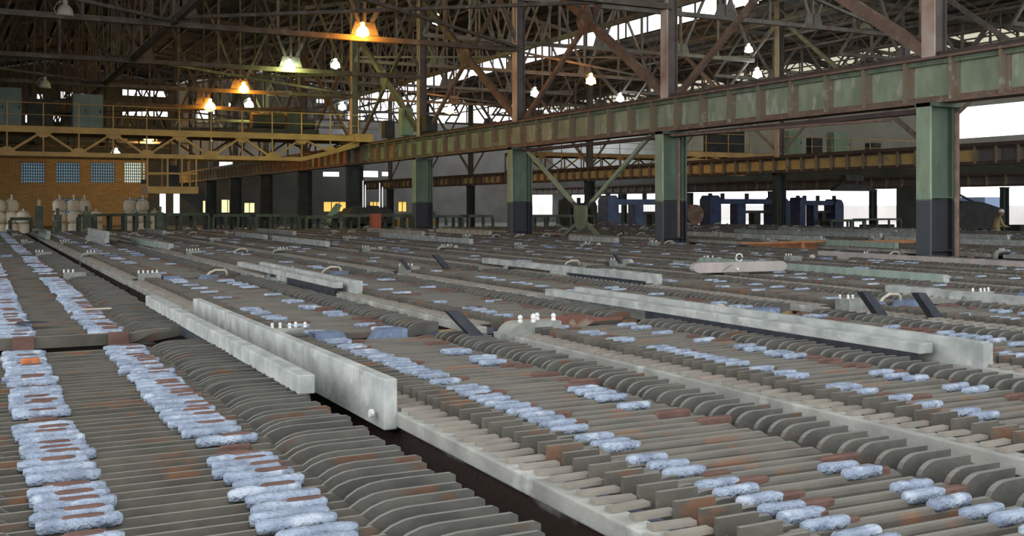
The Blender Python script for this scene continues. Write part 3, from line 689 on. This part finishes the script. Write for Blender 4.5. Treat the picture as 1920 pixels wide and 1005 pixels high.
def lowsl(L_, w_, h_):
    m = MB(); a = w_/2
    m.add([(0, -a, 0), (L_, -a, 0), (L_, a, 0), (0, a, 0), (.012, -a*.6, h_), (L_-.012, -a*.6, h_), (L_-.012, a*.6, h_), (.012, a*.6, h_)], [(4,5,6,7),(0,1,5,4),(1,2,6,5),(2,3,7,6),(3,0,4,7)], 'bar'); return tmpl(m)
LS = {'L': lowsl(.255, .062, .018), 'S': lowsl(.2, .05, .02), 'R': lowsl(.17, .044, .010)}
LT = tmpl(MB().box((-.01, -.021, 0), (.15, .021, .014), 'tile'))
def put(t, x, y, z, mi, rz=0):
    v, f = t
    if rz:
        c, s = math.cos(rz), math.sin(rz); v = np.stack([v[:, 0]*c-v[:, 1]*s, v[:, 0]*s+v[:, 1]*c, v[:, 2]], 1)
    global cnt
    farv.append(v+np.array([x, y, z])); farf.extend([[a+cnt for a in g] for g in f]); farm.extend([mi]*len(f)); cnt += len(v)
tilem = [MB().box((-.01, -.021, 0), (.15, .021, .016), 'tile').mesh('spacer_tile')]
ntile = 0
for (r, k, x0, ys, ye) in TANKS:
    q = random.Random(1000*r+k); t = 0 if k == 0 else 1
    nm = tankname(r, k) if (r < 2) else f'{RN[r]}-row {nth(k+1)} tank from left'
    T = empty('electrolytic_tank', (x0, ys, 0), f'long electrolytic tank full of hanging plates, row {nth(r+1)} from camera, {nth(k+1)} from left', 'tank', None, 'thing')
    # body
    b = MB(); yl, yh = -.12, RL+.12
    if k == 0:
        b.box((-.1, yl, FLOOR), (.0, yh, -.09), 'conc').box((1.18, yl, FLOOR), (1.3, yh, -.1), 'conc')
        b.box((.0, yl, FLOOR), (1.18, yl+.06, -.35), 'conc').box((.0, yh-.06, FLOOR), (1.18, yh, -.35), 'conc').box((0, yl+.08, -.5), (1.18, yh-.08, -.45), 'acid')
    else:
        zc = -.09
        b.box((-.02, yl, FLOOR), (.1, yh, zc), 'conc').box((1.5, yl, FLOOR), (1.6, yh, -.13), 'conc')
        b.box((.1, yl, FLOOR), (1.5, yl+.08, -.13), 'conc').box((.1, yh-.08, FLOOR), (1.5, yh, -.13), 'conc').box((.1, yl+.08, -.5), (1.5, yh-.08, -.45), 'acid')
    b.build('tank_shell', T)
    if k:
        MB().box((.05, yl+.08, -.09), (.15, yh-.08, -.045), 'ledge').build('inner_ledge', T)
        MB().box((-.045, yl, -.09), (.05, yh, -.018), 'curb').build('kerb', T, bevel=.008 if r < 2 and k < 6 else 0)
        MB().box((1.6, yl, -.2), (1.87, yh, -.14), 'ledge').build('gutter_ledge', T)
        if k >= 2 and r < 3:
            wm = MB().box((-.16, -.035, -.135), (.02, .035, -.092), 'wood').mesh('wood_block')
            for j in range(7): obj('wood_block', wm, T, (0, .4+j*.95+q.uniform(-.1, .1), 0))
    for i in range(NB):
        y = ys+i*PITCH+.02+q.uniform(-.006, .006); sl = sleeves_for(r, k, i, q); dz = q.uniform(-.004, .006); dx = q.uniform(-.012, .012); rz = q.uniform(-.008, .008)
        near = (r, k, i) in NEAR
        pos = NB-i
        if near:
            kinds = sorted({s[0] for s in sl})
            bl = sum(1 for s in sl if s[0] in 'LS'); br = sum(1 for s in sl if s[0] in 'RO')
            desc = {0: 'bare grey', 1: 'one-blue-sleeved', 2: 'two-blue-sleeved'}[bl]
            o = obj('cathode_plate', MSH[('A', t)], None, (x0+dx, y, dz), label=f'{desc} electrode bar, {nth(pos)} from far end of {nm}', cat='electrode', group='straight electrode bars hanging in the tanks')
            o.rotation_euler.z = rz
            for s, xx, zz in sl:
                me = {'L': SLV, 'S': SLS, 'R': BRN}.get(s)
                me = ORG if s == 'O' else q.choice(me)
                if s == 'R' and k and q.random() < .5: me = q.choice(BRL)
                c = obj('copper_sleeve' if s in 'RO' else 'crust_sleeve', me, o, (xx, q.uniform(-.006, .006), zz-.01+(.002 if s != 'R' else -.002)))
        else:
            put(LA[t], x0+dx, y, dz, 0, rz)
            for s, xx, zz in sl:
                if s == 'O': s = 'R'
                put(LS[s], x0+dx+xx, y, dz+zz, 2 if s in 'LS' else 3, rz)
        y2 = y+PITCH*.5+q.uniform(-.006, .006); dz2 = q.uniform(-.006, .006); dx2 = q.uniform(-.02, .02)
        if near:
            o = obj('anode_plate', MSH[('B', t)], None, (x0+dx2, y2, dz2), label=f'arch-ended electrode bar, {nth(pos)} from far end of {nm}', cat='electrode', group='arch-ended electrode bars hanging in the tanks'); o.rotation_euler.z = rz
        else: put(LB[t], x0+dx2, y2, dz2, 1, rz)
        if k:
            if near: obj('spacer_tile', tilem[0], T, (q.uniform(-.01, .015), y+.035-ys, -.017)).rotation_euler.z = q.uniform(-.09, .09)
            elif k < 14: put(LT, x0+q.uniform(-.01, .01), y+.035, -.017, 4, q.uniform(-.08, .08))
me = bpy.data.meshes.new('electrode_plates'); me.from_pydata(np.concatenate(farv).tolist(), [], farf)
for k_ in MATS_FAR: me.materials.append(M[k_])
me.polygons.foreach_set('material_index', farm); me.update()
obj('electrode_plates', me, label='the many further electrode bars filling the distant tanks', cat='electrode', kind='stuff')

# end-of-row copper work: brown clamps, blue clamps and bolted bus caps
def on(r, k): return any(a == r and b == k for a, b, *_ in TANKS)
def bus_cap_mesh():
    th = .035; pr = [(-.03, -.20)]+[(.10-.13*math.cos(a), -.06+.13*math.sin(a)) for a in [math.pi/2*i/6 for i in range(7)]]+[(.34, .07), (.34, .02), (.10, .02)]+[(.10-.085*math.cos(a), -.06+.085*math.sin(a)) for a in [math.pi/2*(5-i)/6 for i in range(6)]]+[(.015, -.20)]
    return MB().prism(list(reversed(pr)), -.13, .0, 'buscap').mesh('bent_bar', True)
BC = bus_cap_mesh()
BOLT = MB().lathe([(.013, 0), (.013, .012), (.009, .014), (.013, .022), (.013, .032), (.006, .04)], (0, 0, 0), 'bolt', 8).mesh('bolt')
BLK = MB().box((.12, -.16, -.06), (.40, .03, .065), 'buscap').mesh('clamp_block')
STR = MB().prism([(0, 0), (.07, 0), (-.06, .16), (-.11, .16)], -.02, .03, 'strap').mesh('strap')
BT = MB().prism([(0, -.1), (.3, -.1), (.3, .02), (.09, .02)], -.02, .16, 'bluecl').mesh('blue')
BT2 = MB().prism([(0, -.1), (.3, -.1), (.22, .02), (0, .02)], -.02, .16, 'bluecl').mesh('blue')
q = random.Random(21)
for r in range(1, 7):
    for k in range(0, 21):
        if not (on(r-1, k) or (r < 6 and on(r, k))): continue
        yb = (RS[r] if r < 6 else 44.7)+dy_of(k); x0 = x0_of(k); yb -= .14
        p = px_of(x0+.3, yb, .05)
        if p is None or not -120 < p[0] < 2000 or (r == 1 and k in (0, 2)): continue
        where = f'{nth(r)} tank row gap, {nth(k+1)} tank from left'
        v = q.random()
        e = empty('bus_connector', (x0, yb, 0), f'bolted grey bus connector at the {where}', 'connector', None, 'thing')
        if k == 0:
            e.location.x = 1.0; 
        obj('bent_bar', BC if (k+r) % 2 == 0 and k else BLK, e)
        for j in range(q.choice((3, 3, 4, 5))): obj('bolt', BOLT, e, (.12+.06*j, -.06+q.choice((-.025, .025)), .07))
        if k and q.random() < .09:
            st = obj('rubber_strap', STR, None, (x0+.18, yb-.18, .03), label=f'dark rubber strap leaning over at the {where}', cat='strap')
        if r <= 4:
            xx = .78 if k else .3
            for j, (mm, xo) in enumerate(((BT2, xx-.35), (BT, xx+.1))):
                if q.random() < (.9 if r < 2 or k < 2 else .55):
                    obj('blue_clamp', mm, None, (x0+xo, yb-.1, 0), label=f'{"left" if j == 0 else "right"} blue crusted clamp at the {where}', cat='clamp')
        if k and q.random() < .35 and r < 6:
            s = .1
            MB().tube([(0, 0, 0), (.05, 0, .05), (.13, 0, .085), (.25, 0, .08), (.28, 0, .06), (.29, 0, 0)], .016, 'cream', 8).build('pipe_handle', None, (x0+.9+q.uniform(-.3, .3), yb, .0), True, label=f'cream looped pipe handle at the {where}', cat='handle')
        elif k and q.random() < .4:
            MB().lathe([(.04, 0), (.06, .02), (.055, .05), (.03, .07), (.015, .075)], (0, 0, 0), 'cream', 10).build('insulator_knob', None, (x0+.6+q.uniform(-.2, .3), yb, .0), True, label=f'cream rounded insulator at the {where}', cat='insulator')
# brown clamps on the first bar of the second row, left tank
for xx, nm in ((.26, 'left'), (.93, 'right')):
    MB().box((xx, 8.72, -.10), (xx+.15, 8.775, .02), 'redsl').build('copper_clamp', label=f'{nm} rust-brown clamp on the bar ending the second leftmost tank', cat='clamp', bevel=.006)
bb = empty('end_bar', (0, 8.80, 0), 'broad grey bar closing the second leftmost tank at the gap', 'bar', None, 'thing')
MB().prism(list(reversed([(-.1, -.08), (-.1, .008), (1.05, .008), (1.12, 0), (1.2, .02), (1.4, .025), (1.4, .005), (1.25, -.01), (1.15, -.06), (1.08, -.08)])), -.02, .02, 'bar').build('bar_blade', bb)
MB().prism([(4.0+.0, -.07), (4.75, -.07), (4.86, -.02), (5.15, -.015), (5.15, .01), (4.9, .012), (4.8, .04), (4.0, .04)], 8.02, 8.07, 'reddk').build('end_bar', label='red-brown painted bar at the gap beside the round bus cap', cat='bar')
# round bus cap with bolts at the near gap
rc = empty('round_bus_cap', (3.72, 7.62, 0), 'large rounded grey bus cap with white bolts at the first tank gap', 'connector', None, 'thing')
prc = [(-.02, -.18)]+[(.13-.15*math.cos(a), -.07+.15*math.sin(a)) for a in [math.pi/2*i/7 for i in range(8)]]+[(.46, .08), (.46, -.02), (.12, -.02), (.05, -.07), (.05, -.18)]
MB().prism(list(reversed(prc)), -.22, .0, 'buscap').build('bent_bar', rc)
for dx, dy in ((.12, -.16), (.22, -.19), (.27, -.1), (.33, -.05), (.43, -.14)): obj('bolt', BOLT, rc, (dx, dy, .08)).scale = (1.5, 1.5, 1.4)
for (px, py, lb) in ((893, 624, 'long dark rubber strap leaning on the kerb at the first gap'), (1650, 585, 'left dark rubber strap of two standing at the right gap'), (1752, 588, 'right dark rubber strap of two standing at the right gap'), (838, 500, 'dark rubber grip lying on a far bus cap')):
    t = (px-960)/2000; d = 2000*.97/(py-385); X, Y = d*(SN+t*CS), d*(CS-t*SN)
    L_ = .33 if py > 600 else .36
    MB().prism([(0, 0), (.11, 0), (-.1, L_*.62), (-.2, L_*.62)], -.04, .04, 'strap').build('rubber_strap', None, (X-.05, Y, .0), label=lb, cat='strap')

# ------------------------------------------------------------------ insulating boards laid along the tank edges
def board(x, ya, yb, z0, z1, k, label, th=.085, notch=False, strip=0, cap=False, side=-1):
    e = empty('insulating_board', (x, ya, 0), label, 'board', None, 'thing'); L_ = yb-ya
    m = MB().box((0, 0, z0), (th, L_, z1), k)
    if notch: m.box((0, L_*.42, z0-.07), (th, L_*.52, z0), k)
    m.build('plank', e, bevel=.006)
    if strip: MB().box((side*.012, .03, z0-strip), (side*.012+.02, L_*(.4 if notch else .62), z0+.004), 'rubber').build('rubber_strip', e)
    if cap: MB().box((-.004, -.02, z0-.02), (th+.004, .015, z1-.01), 'board').build('end_cap', e)
    return e
board(1.50, 5.42, 10.9, .02, .12, 'board', 'pale board with black strip along the right edge of the leftmost tank', .09, strip=.06)
bB = board(1.79, 4.93, 10.0, -.1, .15, 'board', 'tall pale grey board standing in the dark trench', .07)
MB().lathe([(.02, 0), (.02, .02)], (0, 0, 0), 'bolt', 8).build('bolt', bB, (-.02, .1, -.03)).rotation_euler = (0, -math.pi/2, 0)
board(5.66, 4.66, 9.75, -.04, .14, 'board', 'longest tall pale board near the right front', .08, cap=True)
board(5.50, 5.0, 10.1, .03, .10, 'board', 'low pale board with black strip fixed to the longest board', .12, strip=.07)
board(3.88, 11.6, 16.2, -.06, .14, 'board', 'tall pale board in the second tank row, centre left', .08, strip=.0)
board(3.72, 11.9, 17.0, .04, .11, 'board', 'low pale board with blue-black strip in front of the centre-left one', .1, notch=True, strip=.09)
board(7.62, 11.3, 16.2, .03, .12, 'board', 'pale board with dark strips in the middle of the second row', .12, notch=True, strip=.09, cap=True)
board(7.7, 11.2, 12.6, -.08, .13, 'board', 'grey wide end block of the middle board', .09)
board(9.5, 5.5, 9.15, -.06, .07, 'board', 'pale board leaving the right edge of the picture', .1, strip=.06)
board(11.36, 9.95, 15.2, -.05, .09, 'board_green', 'greenish board behind the eye-bolt float, right', .1, cap=True)
board(14.9, 10.2, 16.1, -.04, .1, 'board_pink', 'pinkish board in front of the nearest green column', .12)
FB = [(5.7, 37.4, 41.5, 'board'), (7.6, 31.2, 35, 'board'), (7.55, 24.9, 30.0, 'board'), (9.5, 35, 40, 'board'), (11.4, 25.0, 31.8, 'board'), (13.3, 33, 38.5, 'board'), (15.3, 32, 36.5, 'board'), (15.2, 24.0, 26.5, 'board'),
      (3.8, 26.3, 30.3, 'board_green'), (3.9, 24.8, 29.5, 'board'), (2.9, 28.9, 33.0, 'board'), (1.9, 34, 38, 'board_green'), (2.2, 39, 42.5, 'board'),
      (20.9, 22.5, 29, 'board'), (22.8, 16.5, 22, 'board'), (24.7, 24, 31, 'board'), (26.6, 21, 26.5, 'board'), (28.5, 27, 33, 'board'), (19.0, 18, 21.5, 'board_green'), (30.4, 26, 30, 'board')]
for i, (x, ya, yb, k) in enumerate(FB):
    board(x, ya, yb, .0, .14, k, f'pale board lying among the distant tanks, {nth(i+1)} of the far boards from the left wall', .12, notch=i % 2 == 0, strip=.07 if i % 3 else 0)
MB().box((0, 0, 0), (.1, 4.5, .3), 'board').build('insulating_board', None, (2.95, 28.5, .05), label='bright tall board catching light at the far left trench', cat='board')
# long eye-bolt float
fl = empty('float_pad', (9.94, 12.3, .03), 'long dusty pad with rounded ends, eye bolt and wire, right of centre', 'float', None, 'thing')
fl.rotation_euler.z = math.radians(-5)
pf = [(.07*math.cos(a), 0+.0) for a in (0,)]
out = [( .7+.1*math.sin(a), .075+.075*math.cos(a)) for a in [math.pi*i/6 for i in range(7)]]+[(-.7-.1*math.sin(a), .075-.075*math.cos(a)) for a in [math.pi*i/6 for i in range(7)]]
MB().prism(list(reversed(out)), 0, .12, 'board_pink').build('pad', fl, bevel=.01)
MB().tube([(.0+.055*math.cos(a), .06, .21+.055*math.sin(a)) for a in [2*math.pi*i/14 for i in range(15)]], .012, 'bolt', 6).build('eye_bolt', fl, smooth=True)
MB().lathe([(.02, 0), (.02, .03)], (0, 0, 0), 'bolt', 8).build('bolt', fl, (-.08, 0, .05)).rotation_euler = (math.pi/2, 0, 0)
MB().tube([(0, .05, .16), (-.2, -.01, .1), (-.33, -.02, .03)], .004, 'rust', 5).build('wire', fl)
# orange timber rail by the second column
ot = empty('orange_rail', (16.3, 20.2, .0), 'orange timber rail and posts at the foot of the second green column', 'rail', None, 'thing')
MB().box((0, 0, .08), (2.9, .12, .12), 'orangew').build('rail', ot); MB().box((.6, .3, -.1), (6.2, .4, .09), 'orangew').build('board', ot)
for xx in (1.9, 2.8, 3.2): MB().box((xx, .02, -.15), (xx+.1, .12, .13), 'orangew').build('post', ot)
st = MB().box((0, 0, 0), (.25, .02, .012), 'cream').build('wood_slip', None, (.9, 10.55, .035), label='cream wood slip lying across the blue sleeves of the left tank', cat='slip')
MB().prism([(0, 0), (.12, .0), (.26, .005), (.13, .018), (.02, .014)], -.03, .03, 'strap').build('black_glove', None, (.3, 9.5, .04), label='black rubber glove lying on the second leftmost tank', cat='glove')
MB().tube([(5.6, 4.2, .03), (5.75, 4.1, .05), (5.95, 4.15, .045), (6.05, 3.95, .03)], .0035, 'wood', 5).build('thin_wire', label='thin tan wire lying over bars at the right', cat='wire')

# ------------------------------------------------------------------ racks and machinery behind the tanks
def rack(px0, px1, py, Y, label, n=4, k='rack', dep=1.2, th=.12):
    (xa, za), (xb, _) = un(px0, py, Y), un(px1, py, Y); e = empty('steel_rack', (xa, Y, FLOOR), label, 'rack', None, 'thing'); W = xb-xa; H = za-FLOOR
    MB().box((0, 0, H-th), (W, dep, H), k).build('top_frame', e)
    for i in range(n):
        x = W*i/(n-1)
        for yy in (0, dep-.1): MB().box((x-.06, yy, 0), (x+.06, yy+.1, H-th), k).build('leg', e)
    MB().box((0, .03, H*.35), (W, .09, H*.35+.06), k).build('brace_rail', e)
    MB().box((W*.1, .3, H*.36), (W*.9, dep-.3, H*.36+.25), 'dark').build('stored_bars', e)
    return e
for a in ((575, 645, 405, 46.5, 'green-grey steel rack left of the middle columns', 3), (640, 770, 402, 46.2, 'long green-grey steel rack in front of the yellow windows', 5), (775, 868, 404, 47, 'green-grey rack behind the red post', 4),
          (880, 925, 403, 47, 'squat green rack beside the third green column', 2), (1000, 1115, 403, 46.5, 'long low rack behind the X brace', 6), (480, 560, 402, 50, 'dark rack left of centre columns', 4), (400, 470, 402, 52, 'dark rack below the cream windows', 4),
          (312, 392, 400, 52, 'dark rack right of the brick wall', 4), (236, 300, 400, 50, 'dark slatted rack under the right bags', 4), (150, 178, 402, 50, 'narrow dark rack under the middle bags', 3), (180, 235, 401, 54, 'dark rack between the middle and right bags', 3), (20, 60, 408, 50, 'dark rack under the left bags', 2),
          (1560, 1620, 412, 50, 'dark bench beneath the navy press at right', 3), (1622, 1690, 410, 56, 'open dark bench before the bright opening', 4)): rack(*a)
for i, (px, py) in enumerate(((73, 386), (108, 402), (162, 398), (300, 398))):
    X, Z = un(px, py, 47); MB().box((-.15, -.1, 0), (.15, .1, Z-FLOOR), 'rack').box((-.06, -.05, Z-FLOOR), (.06, .05, Z-FLOOR+.25), 'cream' if i == 0 else 'rack').build('short_post', None, (X, 47, FLOOR), label=f'stubby grey-green post among the left racks, {nth(i+1)} from the left', cat='post')
# red post
MB().box((0, 0, 0), (.42, .35, 1.35), 'redp').box((-.01, -.02, .30), (.43, .36, .55), 'orangew').build('red_post', None, (14.9, 38.0+4.5, FLOOR+.3), label='red painted block post with orange band behind the tanks', cat='post', bevel=.03)
# big bags
def bag_mesh(seed):
    q = random.Random(seed); m = MB(); n = 14
    prof = [(.36, 0), (.5, .08), (.54, .3), (.54, .55), (.48, .78), (.34, .9), (.12, .95)]
    vs = []
    for (r, z) in prof:
        for j in range(n):
            a = 2*math.pi*j/n; sq = 1/max(abs(math.cos(a)), abs(math.sin(a)))**.55
            rr = r*sq*(1+q.uniform(-.05, .05)); vs.append((rr*math.cos(a), rr*math.sin(a)*.9, z+q.uniform(-.02, .02)))
    fs = [(i*n+j, i*n+(j+1) % n, (i+1)*n+(j+1) % n, (i+1)*n+j) for i in range(len(prof)-1) for j in range(n)]+[list(range(n-1, -1, -1)), [len(vs)-n+j for j in range(n)]]
    return m.add(vs, fs, 'bag').mesh('bag', True)
def neck_mesh(h_): return MB().tube([(0, 0, .88), (.03, 0, .88+h_*.5), (-.02, 0, .88+h_)], .08, 'bagw', 8, [.15, .05, .09]).mesh('neck', True)
BG = [bag_mesh(i) for i in range(4)]; NK = [neck_mesh(.45), neck_mesh(.28)]; qb = random.Random(2)
LOOP = MB().tube([(-.36, 0, .8), (-.3, 0, 1.02), (-.12, 0, 1.0), (-.05, 0, .9)], .03, 'bagw', 6).mesh('lifting_loop', True)
ST = [('left', -2, 3, 3), ('left', 22, 3, 3), ('left', 44, 2, 3), ('middle', 112, 3, 3), ('middle', 138, 3, 3), ('middle', 158, 3, 3), ('middle', 180, 2, 3), ('right', 244, 3, 3), ('right', 268, 3, 3), ('right', 291, 2, 3)]
seenl = {}
for g, px, lv, _ in ST:
    for l_ in range(lv):
        Y = 80+qb.uniform(-.3, .3); X, _z = un(px, 400, Y)
        z = FLOOR+l_*.8
        seenl[g] = seenl.get(g, 0)+1
        e = empty('bulk_bag', (X+qb.uniform(-.03, .03), Y, z), f'cream bulk bag at level {["one", "two", "three"][l_]} of the {g} pile, {["left", "centre left", "centre", "right"][[p for gg, p, *_r in ST if gg == g].index(px)]} stack', 'bag', f'cream bulk bags in the {g} pile', 'thing', rz=qb.uniform(-.3, .3))
        e.scale = (.8, .8, .84); obj('sack', qb.choice(BG), e); obj('neck', NK[0] if l_ == 2 and qb.random() < .6 else NK[1], e)
        if l_ == lv-1: obj('lifting_loop', LOOP, e)

# tilted dark machine with chrome cylinders
tm = empty('stripping_machine', (16.6, 49.6, FLOOR), 'dark green machine with chrome rods behind the third green column', 'machine', None, 'thing')
MB().prism([(-1.2, 1.0), (1.9, 1.0), (1.9, 1.55), (1.5, 1.95), (.6, 2.0), (-.2, 1.85), (-.5, 1.4)], 0, 1.4, 'dark').build('body', tm)
MB().prism([(-1.7, 1.2), (-1.35, 1.15), (-.75, 2.0), (-1.0, 2.1)], -.1, .1, 'cabg').build('tilt_arm', tm)
MB().tube([(1.7, .4, .6+.9), (1.7, 1.0, 1.5)], .38, 'dark', 14).build('wheel', tm)
for xx, zt_ in ((.3, 3.2), (.42, 3.0), (1.15, 3.1), (1.3, 2.9)): MB().tube([(xx, -.1, 1.9), (xx, -.1, zt_)], .035, 'chrome', 8).build('chrome_rod', tm)
for xx in (-1.0, .2, 1.6): MB().box((xx, 0, 0), (xx+.2, .2, 1.1), 'dark').box((xx, 1.2, 0), (xx+.2, 1.4, 1.1), 'dark').build('leg', tm)
MB().tube([(2.2, .2, 1.5), (4.2, .2, 1.6)], .08, 'rack', 8).build('feed_pipe', tm)
MB().box((2.2, .3, .95), (4.4, 1.0, 1.3), 'ochre').build('yellow_casing', tm)
def press(px0, px1, py, Y, label, k='navy', dep=2.2, cyl=False):
    (xa, za), (xb, _) = un(px0, py, Y), un(px1, py, Y); W = xb-xa; H = za-FLOOR
    e = empty('navy_press', (xa, Y, FLOOR), label, 'machine', None, 'thing')
    MB().prism([(0, 0), (W*.13, 0), (W*.13, H-.2), (W*.1, H), (W*.03, H), (0, H-.25)], 0, 1.0, k).build('side_tower', e)
    MB().prism([(W*.8, 0), (W, 0), (W, H-.4), (W*.95, H-.15), (W*.84, H-.1), (W*.8, H-.4)], 0, 1.0, k).build('side_tower', e)
    MB().box((W*.36, .2, 0), (W*.46, .9, H-.2), k).build('centre_tower', e)
    MB().box((W*.1, .1, H-.5), (W*.9, .5, H-.2), k).build('top_beam', e)
    MB().box((0, 0, .0), (W, dep, .55), k).build('base_beam', e)
    MB().box((W*.46, .3, H*.6), (W*.8, .8, H*.66), 'dark').build('ram', e)
    MB().box((W*.58, .3, .55), (W*.66, .8, H*.6), 'dark').build('ram_column', e)
    for xx in (.05, .2, .5, .88): MB().tube([(W*xx, .4, H-.3), (W*xx, .4, H+.12)], .13, 'dark', 10).build('cylinder_cap', e)
    if cyl: MB().tube([(W+.35, -.2, 1.5), (W+.35, .25, 1.5)], .55, 'rust', 20).build('flywheel', e)
    return e
press(1332, 1482, 366, 48.5, 'large navy blue press frame between the second column and dark post')
press(1500, 1582, 370, 51.5, 'navy blue press frame right of the large one')
press(1140, 1290, 366, 47, 'navy blue press half hidden by the second green column', k='navyl', cyl=True)
press(1062, 1120, 374, 56, 'dark press far behind the green X brace', k='dark')
# cable reel
cr = empty('cable_reel', (28.5, 45.6, FLOOR), 'rusty spoked reel beside the second green column', 'reel', None, 'thing')
for yy in (0, .5):
    MB().tube([(.55*math.cos(a), yy, .6+.55*math.sin(a)) for a in [2*math.pi*i/20 for i in range(21)]], .035, 'rust', 6).build('rim', cr)
for j in range(4):
    a = math.pi*j/4; MB().bar((.53*math.cos(a), 0, .6+.53*math.sin(a)), (-.53*math.cos(a), 0, .6-.53*math.sin(a)), .05, .05, 'rust').build('spoke', cr)
MB().tube([(0, 0, .6), (0, .5, .6)], .15, 'rust', 10).build('hub', cr)
# machine behind right, crates and container in the yard
rm_ = empty('dark_lathe', (41.0, 33.5, FLOOR), 'black bulky machine behind the workman at the far right', 'machine', None, 'thing')
MB().prism([(-1.9, .9), (.9, .9), (1.3, 1.6), (1.1, 1.85), (-.2, 2.15), (-1.5, 2.2), (-1.9, 1.9)], 0, 1.5, 'dark').build('body', rm_)
for xx in (-1.7, -.5, .5): MB().box((xx, 0, 0), (xx+.25, .3, .95), 'dark').box((xx, 1.2, 0), (xx+.25, 1.5, .95), 'dark').build('leg', rm_)
MB().bar((-1.8, .2, 2.6), (1.2, .2, 1.5), .08, .08, 'dark').build('boom', rm_)
MB().box((1.9, -.3, .5), (3.6, .3, 1.1), 'dark').build('table', rm_); MB().bar((3.4, 0, 1.1), (4.3, 0, 1.9), .1, .1, 'dark').build('arm', rm_)
for xx in (2.0, 3.4): MB().box((xx, -.2, 0), (xx+.15, .2, .5), 'dark').build('leg', rm_)
e = empty('container', (66, 54, FLOOR), 'blue-grey container standing in the bright yard', 'container', None, 'thing')
MB().box((0, 0, 0), (2.4, 6, 2.6), 'bluebox').build('body', e)
m = MB()
for j in range(20): m.box((-.04, .2+j*.28, .1), (0, .32+j*.28, 2.5), 'bluebox')
m.build('corrugations', e)
MB().box((95, 40, FLOOR), (96, 200, 1.0), 'yard_wall').build('wall_yard', kind='structure')

# ------------------------------------------------------------------ workman at the far right
def skin_body(name, V, Ed, rad, k, parent, sub=1):
    me_ = bpy.data.meshes.new(name); me_.from_pydata(V, Ed, []); o = obj(name, me_, parent); me_.materials.append(M[k])
    md = o.modifiers.new('skin', 'SKIN'); sv = me_.skin_vertices[0].data
    for i, r_ in enumerate(rad): sv[i].radius = (r_, r_) if not isinstance(r_, tuple) else r_
    sv[0].use_root = True
    s = o.modifiers.new('sub', 'SUBSURF'); s.levels = sub; s.render_levels = sub; md.use_smooth_shade = True
    return o
pe = empty('person', (39.3, 31.6, FLOOR), 'person in sand-coloured work clothes and white hard hat, leaning forward at a machine', 'person', None, 'thing', rz=math.radians(-20))
V = [(0, 0, .95), (.02, 0, 1.15), (.10, 0, 1.38), (.17, 0, 1.48), (.22, 0, 1.56), (.10, -.19, 1.40), (.20, -.24, 1.14), (.42, -.2, 1.08), (.10, .19, 1.40), (.20, .24, 1.14), (.42, .2, 1.08),
     (0, -.1, .88), (.08, -.12, .5), (0, -.12, .08), (.16, -.13, .04), (0, .1, .88), (-.06, .12, .5), (-.14, .12, .08), (.02, .13, .04)]
Ed = [(0, 1), (1, 2), (2, 3), (3, 4), (2, 5), (5, 6), (6, 7), (2, 8), (8, 9), (9, 10), (0, 11), (11, 12), (12, 13), (13, 14), (0, 15), (15, 16), (16, 17), (17, 18)]
skin_body('body', V, Ed, [(.16, .13), (.16, .13), (.19, .13), .065, .055, .08, .055, .04, .08, .055, .04, .1, .07, .05, .045, .1, .07, .05, .045], 'shirt', pe)
hd = MB().lathe([(.02, -.12), (.07, -.1), (.09, -.02), (.095, .05), (.07, .11), (.02, .13)], (.26, 0, 1.66), 'skin', 12)
hd.add([(.34, -.02, 1.63), (.34, .02, 1.63), (.38, 0, 1.63), (.345, 0, 1.68)], [(0, 1, 2), (0, 2, 3), (1, 3, 2)], 'skin'); hd.build('head', pe, smooth=True)
for s in (-1, 1):
    MB().lathe([(.012, 0), (.012, .01)], (.345, s*.035, 1.68), 'hair', 6).build('eye', pe); MB().lathe([(.01, -.03), (.02, 0), (.01, .03)], (.26, s*.095, 1.66), 'skin', 6).build('ear', pe)
    hand = MB().lathe([(.02, -.03), (.035, 0), (.03, .03)], (.46, s*.2, 1.07), 'skin', 8)
    for j in range(4): hand.tube([(.48, s*.2+(j-1.5)*.02, 1.08), (.53-.004*abs(j-1.2), s*.2+(j-1.5)*.021, 1.07), (.545, s*.2+(j-1.5)*.021, 1.04)], .009, 'skin', 6)
    hand.tube([(.45, s*.17, 1.08), (.49, s*.155, 1.07), (.51, s*.16, 1.05)], .01, 'skin', 6); hand.build('hand', pe)
MB().lathe([(.135, 0), (.135, .012), (.11, .02), (.105, .07), (.07, .12), (.02, .135)], (.26, 0, 1.71), 'whitehat', 14).build('hard_hat', pe, smooth=True)
MB().lathe([(.185, .78), (.19, .95), (.165, 1.0)], (0, 0, 0), 'shirt', 12).build('jacket_hem', pe, smooth=True)
MB().lathe([(.172, .99), (.172, 1.03)], (0.01, 0, 0), 'trouser', 12).build('belt', pe)
